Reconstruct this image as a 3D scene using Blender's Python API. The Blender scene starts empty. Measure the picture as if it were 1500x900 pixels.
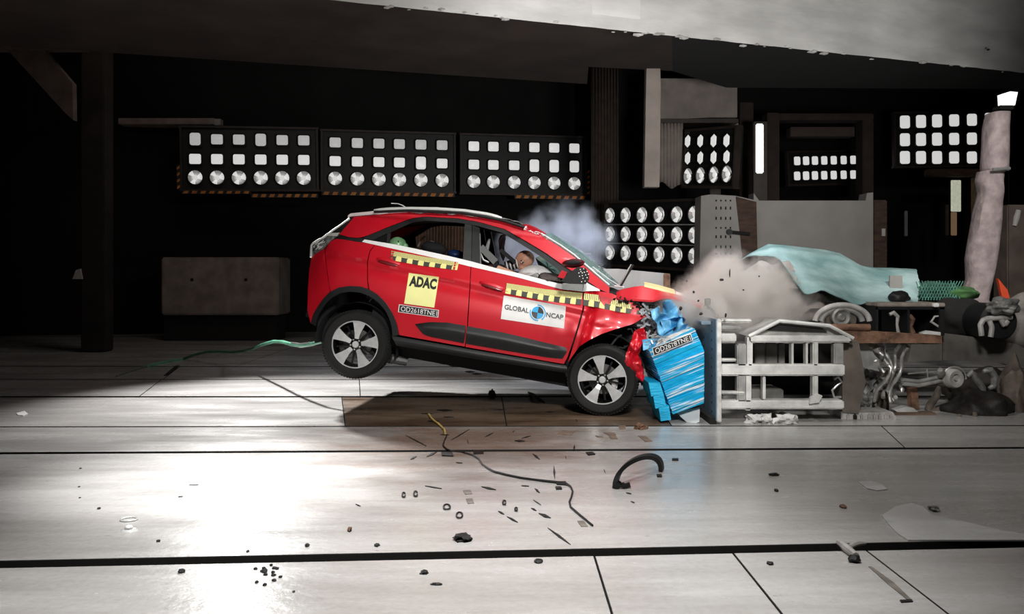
import bpy, bmesh, math, random
from mathutils import Matrix, Vector, noise
random.seed(7)
SC = bpy.context.scene
COL = SC.collection
PI = math.pi
# ------------------------------------------------------------------ camera, world, lights, exposure
F = 1314.0; HZ = 400.0; CH = 1.42            # focal length and horizon row of the 1500x900 frame, camera height
cd = bpy.data.cameras.new('camera'); cam = bpy.data.objects.new('camera', cd); COL.objects.link(cam)
cd.sensor_width = 36.0; cd.lens = 36.0 * F / 1500.0; cd.shift_y = -50.0 / 1500.0
cam.location = (0, 0, CH); cam.rotation_euler = (PI / 2, 0, 0); cd.clip_end = 200
SC.camera = cam
w = bpy.data.worlds.new('world'); SC.world = w; w.use_nodes = True
w.node_tree.nodes['Background'].inputs[0].default_value = (0.9, 0.85, 0.8, 1)
w.node_tree.nodes['Background'].inputs[1].default_value = 0.004
SC.view_settings.view_transform = 'Standard'; SC.view_settings.look = 'None'
SC.view_settings.exposure = 0.0; SC.view_settings.gamma = 1.0
try: SC.view_settings.use_curve_mapping = False
except Exception: pass
SC.cycles.use_denoising = True
SC.cycles.volume_bounces = 3; SC.cycles.volume_step_rate = 2.0; SC.cycles.volume_max_steps = 128

def light(kind, name, loc, target, energy, size=(1, 1), color=(1, 1, 1), spot=60, blend=0.5):
    d = bpy.data.lights.new(name, kind); d.energy = energy; d.color = color
    if kind == 'AREA': d.shape = 'RECTANGLE'; d.size, d.size_y = size
    if kind == 'SPOT': d.spot_size = math.radians(spot); d.spot_blend = blend; d.shadow_soft_size = size[0]
    o = bpy.data.objects.new(name, d); COL.objects.link(o); o.location = loc
    o.rotation_euler = (Vector(target) - Vector(loc)).to_track_quat('-Z', 'Y').to_euler()
    return o
light('SPOT', 'key_light', (0.9, 1.6, 4.4), (0.25, 9.2, 0.7), 2050, (0.45, 1), (1.0, 0.985, 0.96), 40, 0.8)
light('AREA', 'top_light', (1.5, 8.2, 4.6), (0.4, 9.6, 1.2), 95, (1.6, 0.5), (1.0, 0.98, 0.95))
light('SPOT', 'floor_spot_far', (-3.9, 12.6, 4.3), (-2.5, 9.8, 0), 3600, (0.15, 1), (1.0, 0.99, 0.98), 66, 1.0)  # three added floor spots pool light where the lamp banks would reflect
light('SPOT', 'floor_spot_mid', (-1.7, 5.6, 6.8), (-1.95, 6.3, 0), 5200, (0.3, 1), (1.0, 0.99, 0.98), 27, 1.0)
light('SPOT', 'floor_spot_near', (-0.4, 3.0, 6.5), (-0.45, 4.1, 0), 3000, (0.4, 1), (1.0, 0.99, 0.97), 50, 1.0)
light('SPOT', 'right_spot', (3.4, 3.4, 7.0), (3.0, 4.6, 0), 260, (0.5, 1), (1.0, 0.96, 0.92), 62, 1.0)
light('SPOT', 'barrier_spot', (1.6, 2.5, 4.6), (3.4, 9.6, 0.9), 1300, (0.4, 1), (1.0, 0.98, 0.95), 36, 0.9)
light('SPOT', 'smoke_spot', (3.4, 9.2, 5.3), (1.4, 11.2, 1.6), 1100, (0.3, 1), (0.85, 0.92, 1.0), 60, 0.8)  # unseen spot added to light the smoke from the far side
light('SPOT', 'beam_spot', (3.0, 4.0, 1.9), (2.4, 11.6, 5.2), 2300, (0.4, 1), (1.0, 0.99, 0.97), 66, 0.8)
light('SPOT', 'right_back_spot', (4.4, 5.5, 4.0), (6.3, 13.5, 1.6), 1150, (0.3, 1), (1.0, 0.97, 0.94), 46, 0.8)  # unseen spot added to brighten the column and panels on the right
light('AREA', 'rear_wall_light', (-5.2, 15.0, 6.6), (-4.9, 19.5, 0.6), 22, (2.0, 0.6), (1.0, 0.85, 0.75))

# ------------------------------------------------------------------ materials
MATS = {}
def mat(name, col, rough=0.6, metal=0.0, var=0.12, scale=6.0, bump=0.0, bscale=40.0, coat=0.0, emit=0.0, ecol=None,
        trans=0.0, ior=1.45, stretch=(1, 1, 1), col2=None, lo=0.35, hi=0.65):
    if name in MATS: return MATS[name]
    m = bpy.data.materials.new(name); m.use_nodes = True; nt = m.node_tree; N = nt.nodes; L = nt.links
    b = N['Principled BSDF']
    b.inputs['Roughness'].default_value = rough; b.inputs['Metallic'].default_value = metal
    b.inputs['Coat Weight'].default_value = coat; b.inputs['Coat Roughness'].default_value = 0.06
    b.inputs['Transmission Weight'].default_value = trans; b.inputs['IOR'].default_value = ior
    tc = N.new('ShaderNodeTexCoord'); mp = N.new('ShaderNodeMapping'); mp.inputs['Scale'].default_value = stretch
    L.new(tc.outputs['Object'], mp.inputs['Vector'])
    n = N.new('ShaderNodeTexNoise'); n.inputs['Scale'].default_value = scale; n.inputs['Detail'].default_value = 5
    L.new(mp.outputs[0], n.inputs['Vector'])
    r = N.new('ShaderNodeValToRGB'); L.new(n.outputs[0], r.inputs[0])
    r.color_ramp.elements[0].position = lo; r.color_ramp.elements[1].position = hi
    a = [max(0, c * (1 - var)) for c in col]; z = [min(1, c * (1 + var)) for c in col] if col2 is None else col2
    r.color_ramp.elements[0].color = (*a, 1); r.color_ramp.elements[1].color = (*z, 1)
    L.new(r.outputs[0], b.inputs['Base Color'])
    if bump:
        n2 = N.new('ShaderNodeTexNoise'); n2.inputs['Scale'].default_value = bscale; n2.inputs['Detail'].default_value = 6
        L.new(mp.outputs[0], n2.inputs['Vector'])
        bp = N.new('ShaderNodeBump'); bp.inputs['Strength'].default_value = bump; bp.inputs['Distance'].default_value = 0.02
        L.new(n2.outputs[0], bp.inputs['Height']); L.new(bp.outputs[0], b.inputs['Normal'])
    if emit:
        b.inputs['Emission Strength'].default_value = emit
        b.inputs['Emission Color'].default_value = (*(ecol or col), 1)
    MATS[name] = m; return m
paint = mat('red_paint', (0.58, 0.006, 0.018), 0.38, 0.1, 0.04, 3, coat=0.35)
blackpl = mat('black_plastic', (0.0055, 0.0055, 0.0058), 0.55, 0, 0.2, 12, 0.15, 200)
cladm = mat('cladding_plastic', (0.010, 0.0105, 0.011), 0.42, 0, 0.15, 12, 0.1, 300)
dark = mat('dark_interior', (0.010, 0.010, 0.011), 0.8, 0, 0.2, 8)
rubber = mat('tyre_rubber', (0.008, 0.008, 0.0077), 0.75, 0, 0.25, 9, 0.2, 60)
alloy = mat('machined_alloy', (0.66, 0.66, 0.66), 0.32, 0.4, 0.1, 20, 0.05, 100)
alloyblk = mat('black_alloy', (0.012, 0.012, 0.013), 0.25, 0.2, 0.1)
steel = mat('bright_steel', (0.62, 0.62, 0.61), 0.35, 0.7, 0.15, 14, 0.1, 60)
white = mat('white_tape', (0.82, 0.81, 0.79), 0.5, 0, 0.04)
silver = mat('silver_rail', (0.66, 0.66, 0.64), 0.4, 0.2, 0.06)
roofw = mat('white_roof_paint', (0.72, 0.71, 0.69), 0.3, 0, 0.04, coat=0.5)
yellow = mat('yellow_print', (0.86, 0.80, 0.30), 0.5, 0, 0.03)
ypale = mat('pale_yellow_print', (0.90, 0.88, 0.36), 0.5, 0, 0.03)
ink = mat('black_print', (0.02, 0.02, 0.02), 0.5, 0, 0.05)
cyan = mat('cyan_print', (0.02, 0.36, 0.70), 0.5, 0, 0.05)
redprint = mat('red_print', (0.60, 0.03, 0.03), 0.5, 0, 0.05)
blackwall = mat('black_wall', (0.0050, 0.0048, 0.0044), 0.95, 0, 0.3, 1.2, 0.2, 8)
brownwall = mat('dark_brown_plaster', (0.040, 0.028, 0.022), 0.9, 0, 0.35, 1.3, 0.3, 6)

# ------------------------------------------------------------------ helpers
def P(px, py, Y): return Vector(((px - 750.0) / F * Y, Y, CH + (HZ - py) / F * Y))
def G(px, py, z=0.0):
    Y = F * (CH - z) / (py - HZ); return Vector(((px - 750.0) / F * Y, Y, z))
def tag(o, label=None, cat=None, group=None, kind=None):
    if label: o['label'] = label
    if cat: o['category'] = cat
    if group: o['group'] = group
    if kind: o['kind'] = kind
    return o
MW = {}
def empty(name, loc=(0, 0, 0), rot=None, label=None, cat=None, group=None, kind=None, parent=None):
    o = bpy.data.objects.new(name, None); COL.objects.link(o); o.empty_display_size = 0.1
    M = Matrix.Translation(Vector(loc))
    if rot is not None: M = M @ rot.to_4x4()
    o.matrix_world = M; o['_m'] = 0; del o['_m']
    MW[o.name] = M
    if parent is not None: o.parent = parent; o.matrix_local = MW[parent.name].inverted() @ M; 
    return tag(o, label, cat, group, kind)
MW = {}
class MB:
    def __init__(s): s.v = []; s.f = []
    def add(s, vs, fs):
        k = len(s.v); s.v += [Vector(q) for q in vs]; s.f += [[i + k for i in f] for f in fs]; return s
    def box(s, c, d, R=None, b=0.0, taper=1.0):
        c = Vector(c); hx, hy, hz = [q / 2 for q in d]; R = R or Matrix.Identity(3)
        if b <= 0:
            vs = [c + R @ Vector((x * hx * (taper if z > 0 else 1), y * hy * (taper if z > 0 else 1), z * hz)) for z in (-1, 1) for y in (-1, 1) for x in (-1, 1)]
            return s.add(vs, [(0, 2, 3, 1), (4, 5, 7, 6), (0, 1, 5, 4), (2, 6, 7, 3), (0, 4, 6, 2), (1, 3, 7, 5)])
        b = min(b, hx * .9, hy * .9, hz * .9)
        bm = bmesh.new(); bmesh.ops.create_cube(bm, size=1)
        for v in bm.verts: v.co = Vector((v.co.x * 2 * hx, v.co.y * 2 * hy, v.co.z * 2 * hz))
        bmesh.ops.bevel(bm, geom=bm.edges[:], offset=b, segments=2, affect='EDGES')
        bm.verts.index_update()
        s.add([c + R @ v.co for v in bm.verts], [[v.index for v in f.verts] for f in bm.faces]); bm.free(); return s
    def prism(s, pts, off):
        off = Vector(off); n = len(pts); pts = [Vector(p) for p in pts]
        return s.add(pts + [p + off for p in pts], [list(range(n))[::-1], list(range(n, 2 * n))] + [(i, (i + 1) % n, n + (i + 1) % n, n + i) for i in range(n)])
    def tube(s, pts, r, n=8, cap=True):
        pts = [Vector(p) for p in pts]; k = len(s.v); m = len(pts)
        rs = r if isinstance(r, (list, tuple)) else [r] * m
        up = None; rings = []
        for i, p in enumerate(pts):
            t = (pts[min(i + 1, m - 1)] - pts[max(i - 1, 0)]).normalized()
            if up is None: up = t.orthogonal().normalized()
            up = (up - t * up.dot(t)); up = up.normalized() if up.length > 1e-6 else t.orthogonal().normalized()
            sd = t.cross(up)
            rings.append([p + (up * math.cos(a) + sd * math.sin(a)) * rs[i] for a in [2 * PI * j / n for j in range(n)]])
        fs = []
        for i in range(m - 1):
            for j in range(n): fs.append((i * n + j, i * n + (j + 1) % n, (i + 1) * n + (j + 1) % n, (i + 1) * n + j))
        if cap: fs += [list(range(n))[::-1], [(m - 1) * n + j for j in range(n)]]
        return s.add([q for R in rings for q in R], fs)
    def lathe(s, prof, n=32, M=None, close=False, a0=0.0, a1=2 * PI):
        M = M or Matrix.Identity(4); full = abs(a1 - a0 - 2 * PI) < 1e-6; nn = n if full else n + 1; m = len(prof)
        vs = []
        for j in range(nn):
            a = a0 + (a1 - a0) * j / n
            for (r, y) in prof: vs.append(M @ Vector((r * math.cos(a), y, r * math.sin(a))))   # axis = Y
        fs = []
        for j in range(n):
            j2 = (j + 1) % nn
            for i in range(m - 1 if not close else m):
                i2 = (i + 1) % m; fs.append((j * m + i, j * m + i2, j2 * m + i2, j2 * m + i))
        return s.add(vs, fs)
    def grid(s, rows, thick=None):
        m = len(rows); n = len(rows[0]); vs = [Vector(p) for r in rows for p in r]
        fs = [(i * n + j, i * n + j + 1, (i + 1) * n + j + 1, (i + 1) * n + j) for i in range(m - 1) for j in range(n - 1)]
        if thick is not None:
            t = Vector(thick); N0 = m * n; loop = [j for j in range(n)] + [i * n + n - 1 for i in range(1, m)] + [(m - 1) * n + j for j in range(n - 2, -1, -1)] + [i * n for i in range(m - 2, 0, -1)]
            vs += [vs[q] + t for q in loop]; L = len(loop)
            fs += [(loop[i], N0 + i, N0 + (i + 1) % L, loop[(i + 1) % L]) for i in range(L)]
        return s.add(vs, fs)
    def blob(s, c, r, seed=0, amp=0.25, sub=3, freq=1.5):
        c = Vector(c); bm = bmesh.new(); bmesh.ops.create_icosphere(bm, subdivisions=sub, radius=1)
        vs = []
        for v in bm.verts:
            d = 1 + amp * noise.noise(v.co * freq + Vector((seed * 3.1, seed * 1.7, seed)))
            vs.append(c + Vector((v.co.x * r[0] * d, v.co.y * r[1] * d, v.co.z * r[2] * d)))
        bm.verts.index_update(); s.add(vs, [[v.index for v in f.verts] for f in bm.faces]); bm.free(); return s
    def build(s, name, m, parent=None, local=False, smooth=True, label=None, cat=None, group=None, kind=None, origin=None, auto=35):
        me = bpy.data.meshes.new(name)
        vs = s.v; Mx = None
        if parent is not None and not local: inv = MW[parent.name].inverted(); vs = [inv @ q for q in vs]
        if parent is None and not local:
            if origin is None:
                xs = [q.x for q in vs]; ys = [q.y for q in vs]; zs = [q.z for q in vs]
                origin = Vector(((min(xs) + max(xs)) / 2, (min(ys) + max(ys)) / 2, min(zs)))
            origin = Vector(origin); vs = [q - origin for q in vs]; Mx = Matrix.Translation(origin)
        me.from_pydata([tuple(q) for q in vs], [], s.f); me.update()
        if m is not None: me.materials.append(m)
        o = bpy.data.objects.new(name, me); COL.objects.link(o)
        if parent is not None: o.parent = parent
        if Mx is not None: o.matrix_world = Mx
        MW[o.name] = (MW[parent.name].copy() if parent is not None else (Mx or Matrix.Identity(4)))
        bm = bmesh.new(); bm.from_mesh(me); bmesh.ops.recalc_face_normals(bm, faces=bm.faces) if not getattr(s, 'open', False) else None
        bm.to_mesh(me); bm.free()
        if smooth:
            me.shade_smooth()
            try: me.set_sharp_from_angle(angle=math.radians(auto))
            except Exception: pass
        return tag(o, label, cat, group, kind)
def Rz(a): return Matrix.Rotation(a, 3, 'Z')
def Ry(a): return Matrix.Rotation(a, 3, 'Y')
def Rx(a): return Matrix.Rotation(a, 3, 'X')
def copy_child(o, parent, loc=None):
    c = o.copy(); COL.objects.link(c); c.parent = parent
    return c
def pxbox(mb, x0, y0, x1, y1, Y, dep, b=0.0):
    """box whose front face covers the pixel rectangle at depth Y, dep metres deep"""
    a = P(x0, y1, Y); c = P(x1, y0, Y)
    return mb.box(((a.x + c.x) / 2, Y + dep / 2, (a.z + c.z) / 2), (c.x - a.x, dep, c.z - a.z), None, b)
def pxprism(mb, pts, Y, dep):
    return mb.prism([P(x, y, Y) for x, y in pts], (0, dep, 0))

# ------------------------------------------------------------------ floor
def floor_mat(name, c1, c2, r0=0.16, r1=0.36, stain_reflection=None, sc=1.0):
    m = bpy.data.materials.new(name); m.use_nodes = True; nt = m.node_tree; N = nt.nodes; L = nt.links
    b = N['Principled BSDF']; tc = N.new('ShaderNodeTexCoord')
    def nz(scale, st, det=6, rough=0.6):
        mp = N.new('ShaderNodeMapping'); mp.inputs['Scale'].default_value = st; L.new(tc.outputs['Object'], mp.inputs[0])
        n = N.new('ShaderNodeTexNoise'); n.inputs['Scale'].default_value = scale; n.inputs['Detail'].default_value = det; n.inputs['Roughness'].default_value = rough
        L.new(mp.outputs[0], n.inputs['Vector']); return n
    def ramp(src, a, z, ca, cz):
        r = N.new('ShaderNodeValToRGB'); L.new(src.outputs[0], r.inputs[0]); e = r.color_ramp.elements
        e[0].position = a; e[1].position = z; e[0].color = (*ca, 1); e[1].color = (*cz, 1); return r
    def mul(a, bb, f=1.0):
        x = N.new('ShaderNodeMix'); x.data_type = 'RGBA'; x.blend_type = 'MULTIPLY'; x.inputs[0].default_value = f
        L.new(a, x.inputs[6]); L.new(bb, x.inputs[7]); return x.outputs[2]
    base = ramp(nz(0.9 * sc, (0.5, 1.6, 1)), 0.3, 0.7, c1, c2)
    streak = ramp(nz(3.0 * sc, (0.5, 3.0, 1)), 0.3, 0.62, (0.86, 0.85, 0.84), (1, 1, 1))
    fine = ramp(nz(26 * sc, (1, 1, 1), 8), 0.3, 0.6, (0.90, 0.895, 0.89), (1, 1, 1))
    spots = ramp(nz(9 * sc, (1, 1.5, 1), 3), 0.70, 0.76, (1, 1, 1), (0.45, 0.40, 0.36))
    c = mul(base.outputs[0], streak.outputs[0]); c = mul(c, fine.outputs[0]); c = mul(c, spots.outputs[0], 0.6)
    if stain_reflection:      # brown dirt, plus the red car's reflection painted into the concrete colour
        d = N.new('ShaderNodeVectorMath'); d.operation = 'SUBTRACT'; L.new(tc.outputs['Object'], d.inputs[0]); d.inputs[1].default_value = stain_reflection[0]
        e_ = N.new('ShaderNodeVectorMath'); e_.operation = 'DIVIDE'; L.new(d.outputs[0], e_.inputs[0]); e_.inputs[1].default_value = stain_reflection[1]
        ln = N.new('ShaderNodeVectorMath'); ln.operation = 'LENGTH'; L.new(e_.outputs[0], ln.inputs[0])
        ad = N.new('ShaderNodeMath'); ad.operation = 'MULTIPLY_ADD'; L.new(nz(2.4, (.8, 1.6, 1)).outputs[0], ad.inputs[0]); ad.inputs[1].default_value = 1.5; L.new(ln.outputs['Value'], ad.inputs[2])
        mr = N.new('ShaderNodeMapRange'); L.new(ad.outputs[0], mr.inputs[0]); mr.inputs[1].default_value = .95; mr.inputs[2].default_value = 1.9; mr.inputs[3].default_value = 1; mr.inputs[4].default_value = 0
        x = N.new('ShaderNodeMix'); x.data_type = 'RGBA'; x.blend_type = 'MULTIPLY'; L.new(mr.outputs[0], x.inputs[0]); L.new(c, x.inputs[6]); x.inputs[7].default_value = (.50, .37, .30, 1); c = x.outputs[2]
    L.new(c, b.inputs['Base Color'])
    rr = ramp(nz(1.6 * sc, (0.6, 1.8, 1)), 0.3, 0.7, (r0,) * 3, (r1,) * 3); L.new(rr.outputs[0], b.inputs['Roughness'])
    b.inputs['Specular IOR Level'].default_value = 0.9
    bp = N.new('ShaderNodeBump'); bp.inputs['Strength'].default_value = 0.25; bp.inputs['Distance'].default_value = 0.01
    L.new(nz(18 * sc, (1, 1, 1), 6).outputs[0], bp.inputs['Height']); L.new(bp.outputs[0], b.inputs['Normal'])
    return m
floorm = floor_mat('sealed_concrete', (0.40, 0.385, 0.37), (0.56, 0.55, 0.54), 0.15, 0.34, stain_reflection=((-.35, 7.7, 0), (1.5, 1.5, 1)))
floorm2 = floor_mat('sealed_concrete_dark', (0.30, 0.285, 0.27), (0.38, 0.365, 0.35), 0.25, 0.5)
boardm = floor_mat('stained_brown_board', (0.055, 0.030, 0.016), (0.20, 0.135, 0.09), 0.2, 0.5, sc=1.6)
groove = mat('groove_dark', (0.012, 0.011, 0.010), 0.9)
fl = empty('floor', (0, 0, 0), kind='structure', label='pale sealed concrete floor laid in long slabs with dark grooves')
mb = MB(); mb.box((0, 15, -0.16), (40, 34, 0.08)); mb.build('subfloor', groove, fl)
def gline(yl, yr):
    a = G(0, yl); b = G(1500, yr); d = (b - a)
    return lambda X: a.y + d.y * (X - a.x) / d.x
lines = [  # (far edge line, near edge line) of each row of slabs
    (gline(431, 431), gline(493, 493)), (gline(493.6, 493.6), gline(536.4, 538.2)), (gline(537.3, 539.2), gline(555.6, 555.6)), (gline(556.5, 556.5), gline(580.6, 580.2)),
    (gline(582.6, 582.0), gline(625.2, 623.0)), (gline(626.4, 624.2), gline(663, 655)), (gline(665.8, 657.6), gline(822, 791)), (gline(832.5, 802), lambda X: 0.4)]
def slab(row, xf0, xf1, xn0, xn1, m, name='slab', z=0.0):
    f, n = lines[row]; b = 0.004
    top = [(xf0, f(xf0)), (xf1, f(xf1)), (xn1, n(xn1)), (xn0, n(xn0))]
    cx = sum(p[0] for p in top) / 4; cy = sum(p[1] for p in top) / 4
    def ins(p, k): 
        d = Vector((cx - p[0], cy - p[1])); q = Vector(p) + Vector((math.copysign(min(k, abs(d.x)), d.x), math.copysign(min(k, abs(d.y)), d.y))); return q
    t = [ins(p, b) for p in top]
    vs = [(p[0], p[1], -0.12) for p in top] + [(p[0], p[1], z - b * .7) for p in top] + [(q[0], q[1], z) for q in t]
    fs = [(8, 9, 10, 11)] + [(i, (i + 1) % 4, 4 + (i + 1) % 4, 4 + i) for i in range(4)] + [(4 + i, 4 + (i + 1) % 4, 8 + (i + 1) % 4, 8 + i) for i in range(4)]
    m_ = MB(); m_.add(vs, fs); o = m_.build(name, m, fl, smooth=False); o.data.materials.append(groove)
    for p in o.data.polygons:
        if abs(p.normal.z) < .9: p.material_index = 1
    return o
def gx(px, py): return G(px, py).x
g = 0.0022
rows = {0: [(-20, -20), (20, 20)], 1: [(-20, -20), (-4.2, -4.2), (2.6, 2.6), (20, 20)], 2: [(-16, -16), (gx(265, 537), gx(238, 556)), (20, 20)],
        3: [(-16, -16), (gx(238, 556), gx(203, 581)), (gx(527, 556), gx(527, 581)), (20, 20)],
        4: [(-16, -16), (gx(500, 583), gx(505, 625)), (gx(735, 583), gx(742, 625)), (gx(955, 583), gx(985, 625)), (16, 16)],
        5: [(-14, -14), (gx(1290, 624), gx(1330, 658)), (14, 14)], 6: [(-12, -12), (12, 12)],
        7: [(-10, -10), (gx(868, 806), gx(868, 806) + .02), (gx(1070, 806), gx(1070, 806) + .02), (gx(1268, 806), gx(1268, 806) + .02), (10, 10)]}
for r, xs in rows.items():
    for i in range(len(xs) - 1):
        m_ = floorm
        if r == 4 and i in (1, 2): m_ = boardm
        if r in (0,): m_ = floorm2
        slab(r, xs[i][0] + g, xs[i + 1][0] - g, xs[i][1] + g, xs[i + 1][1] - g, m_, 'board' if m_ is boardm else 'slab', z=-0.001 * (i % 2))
# cracks and worn joints are the gaps between slabs
# ------------------------------------------------------------------ walls and ceiling
Wy = lambda X: 20.2 + 0.2 * (X + 7.0) + 0.9     # the back wall runs slightly away to the right
mb = MB(); mb.prism([(-14, Wy(-14), -0.1), (14, Wy(14), -0.1), (14, Wy(14), 9), (-14, Wy(-14), 9)], (0, 0.3, 0)); mb.build('wall_back', blackwall, kind='structure')
mb = MB(); mb.box((-14, 9, 4.4), (0.3, 24, 9)); mb.build('wall_left', blackwall, kind='structure')
mb = MB(); mb.box((14, 12, 4.4), (0.3, 26, 9)); mb.build('wall_right', blackwall, kind='structure')
mb = MB(); mb.box((0, 11.5, 9.15), (28.6, 29, 0.3)); mb.build('ceiling', blackwall, kind='structure')
mb = MB(); mb.box((0, -2.6, 4.4), (28, 0.3, 9)); mb.build('wall_front', blackwall, kind='structure')
# the great concrete beam overhead: pale front face, dark brown soffit
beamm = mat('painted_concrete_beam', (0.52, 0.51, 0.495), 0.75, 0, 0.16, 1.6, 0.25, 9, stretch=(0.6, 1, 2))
bz = 4.5
def onz(px, py): Y = F * (bz - CH) / (HZ - py); return Vector(((px - 750) / F * Y, Y, bz))
A = onz(520, 4); B = onz(1500, 107); dA = (B - A) / (B.x - A.x)
front = [A + dA * (x - A.x) for x in [-6 + 0.16 * i for i in range(100)]]
mb = MB(); mb.open = False
rowsz = []
for k, zz in enumerate((0.0, 0.05, 0.12, 0.5, 1.5, 3.6)):
    row = []
    for i, p in enumerate(front):
        chip = noise.noise(Vector((p.x * 3.1, zz * 5, 1.0))) * 0.5 + noise.noise(Vector((p.x * 9.0, zz * 9, 4.0))) * 0.35
        a = 0.045 if k < 3 else 0.012
        row.append((p.x, p.y + chip * a, bz + zz + (max(0, chip) * 0.045 if k == 0 else 0)))
    rowsz.append(row)
mb.grid(rowsz)
bmo = mb.build('beam_face', beamm, None)
beam = empty('ceiling_beam', (0, 12, bz), kind='structure', label='massive pale concrete beam crossing the ceiling above the car')
bmo.parent = beam; bmo.matrix_parent_inverse = Matrix.Translation((0, -12, -bz)); 
R1 = onz(400, 95); R2 = onz(860, 125); dR = (R2 - R1) / (R2.x - R1.x)
back = [R1 + dR * (x - R1.x) for x in (-9.0, R2.x)]
n1 = onz(862, 100); n2 = onz(1084, 113)
f0 = A + dA * (-6 - A.x); fe = A + dA * (9.6 - A.x)
soff = [Vector((f0.x, f0.y + .04, bz + .02)), Vector((fe.x, fe.y + .04, bz + .02)), Vector((fe.x, fe.y + .7, bz + .02)), n2 + Vector((0, 0.3, .02)), n1 + Vector((0, 0, .02)), back[1] + Vector((0, 0, .02)), back[0] + Vector((0, 0, .02)), Vector((-9, f0.y - .5, bz + .02))]
fs_ = onz(985, 53.5); n3 = onz(985, 106)
soff_r = [fs_ + Vector((0, .04, .02)), soff[1], soff[2], n2 + Vector((0, .9, .02)), n3 + Vector((0, 0, .02))]
soff = [soff[0], fs_ + Vector((0, .04, .02)), n3 + Vector((0, 0, .02))] + soff[4:]
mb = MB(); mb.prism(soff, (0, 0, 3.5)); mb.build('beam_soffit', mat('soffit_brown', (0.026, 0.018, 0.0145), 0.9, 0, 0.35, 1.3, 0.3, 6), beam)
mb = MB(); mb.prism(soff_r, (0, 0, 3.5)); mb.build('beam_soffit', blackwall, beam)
mb = MB(); a = P(862, 0, 11.35); 
mb.box((a.x + .34, 11.42, 4.9), (0.72, 0.1, 0.5), Rz(0.35), 0.02); mb.build('concrete_patch', beamm, beam)
mb = MB()
for i in range(34):
    t = random.random(); p = A + dA * (t * 9.5); s_ = random.uniform(.01, .045)
    mb.blob((p.x, p.y + random.uniform(-.03, .03), bz + random.uniform(-.03, .03)), (s_ * 1.8, s_ * .6, s_ * .6), i, .5, 1)
mb.build('broken_edge', mat('chipped_concrete', (0.34, 0.33, 0.315), 0.8, 0, 0.25, 9), beam, kind='stuff', smooth=False)
mb = MB()
for (x, y, q) in ((1352, 49, 0.028), (1040, 42, .03), (1445, 74, .014)):
    p = P(x, y, 12.3 if x < 1200 else 13.25); mb.box((p.x, p.y - .05, p.z), (q * 2.2, .05, q * 1.3), Ry(.2), .005)
mb.build('bolt_hole', groove, beam)
# ------------------------------------------------------------------ lamp banks
lampw = mat('lamp_lens_lit', (0.4, 0.4, 0.4), 0.35, 0, 0.1, 20, emit=0.34, ecol=(1, 0.99, 0.97))
lampw2 = mat('lamp_lens_bright', (0.4, 0.4, 0.4), 0.35, 0, 0.1, 20, emit=0.58, ecol=(1, 0.99, 0.97))
lampd = mat('glowing_reflector_facet', (0.45, 0.44, 0.43), 0.25, 0.6, 0.2, 20, emit=0.16, ecol=(1, 0.98, 0.95))
housing = mat('lamp_housing', (0.012, 0.012, 0.012), 0.5, 0.3, 0.2)
hazo = mat('orange_hazard_paint', (0.55, 0.20, 0.04), 0.6, 0, 0.2)
framem = mat('bank_frame_brown', (0.028, 0.020, 0.016), 0.55, 0.2, 0.3)
def lamp_meshes(kind, r):
    key = ('L', kind, round(r, 3))
    if key in MATS: return MATS[key]
    a = MB()
    if kind == 'round':
        a.lathe([(r * .55, .10), (r * 1.08, .02), (r * 1.10, -.03), (r * 1.0, -.035), (r * 1.0, -.01)], 20)
        a.lathe([(0.001, .12), (r * .55, .10)], 20)
        segs = 16; refl = MB(); br = MB()
        for k in range(segs):
            t = br if (k % 5 in (0, 1)) else refl  # both wedge tones glow, painting the bulb's light into the reflector
            t.lathe([(r * .30, .045), (r * .62, .02), (r * .99, -.012)], 1, None, False, 2 * PI * k / segs, 2 * PI * (k + 1) / segs)
        b_ = MB(); b_.blob((0, 0.0, -r * .02), (r * .38, r * .26, r * .38), 2, .06, 2)
        parts = (a, refl, br, b_)
    else:
        def rr(w_, h_, c, y, hex_=False):
            if hex_: return [(0, y, h_), (w_, y, h_ * .55), (w_, y, -h_ * .55), (0, y, -h_), (-w_, y, -h_ * .55), (-w_, y, h_ * .55)]
            out = []
            for (sx, sz, st) in ((1, 1, 0), (-1, 1, 1), (-1, -1, 2), (1, -1, 3)):
                for j in range(4):
                    an = PI / 2 * (st + j / 3); out.append((sx * (w_ - c) + c * math.cos(an), y, sz * (h_ - c) + c * math.sin(an)))
            return out
        hx = kind == 'hex'; asp = {'square': .9, 'tall': 1.28, 'hex': 1.45, 'arch': 1.2}[kind]
        W_ = r * {'square': .80, 'tall': .74, 'hex': .56, 'arch': .74}[kind]; H_ = W_ * asp
        o1 = rr(W_ * 1.22, H_ * 1.2, r * .3, -.02, hx); o2 = rr(W_ * 1.04, H_ * 1.04, r * .26, -.03, hx); o3 = rr(W_ * .8, H_ * .8, r * .2, .12, hx); n = len(o1)
        a.add(o1 + o2 + o3, [(i, (i + 1) % n, n + (i + 1) % n, n + i) for i in range(n)] + [(2 * n + i, 2 * n + (i + 1) % n, (i + 1) % n, i) for i in range(n)] + [list(range(2 * n, 3 * n))])
        l1 = rr(W_, H_, r * (.34 if kind != 'square' else .24), -.022, hx); l2 = rr(W_ * .82, H_ * .80, r * (.28 if kind != 'square' else .2), -.04, hx); b_ = MB()
        b_.add(l1 + l2, [(i, (i + 1) % n, n + (i + 1) % n, n + i) for i in range(n)] + [list(range(n, 2 * n))])
        parts = (a, None, None, b_)
    MATS[key] = parts; return parts
LAMPPROTO = {}
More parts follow.
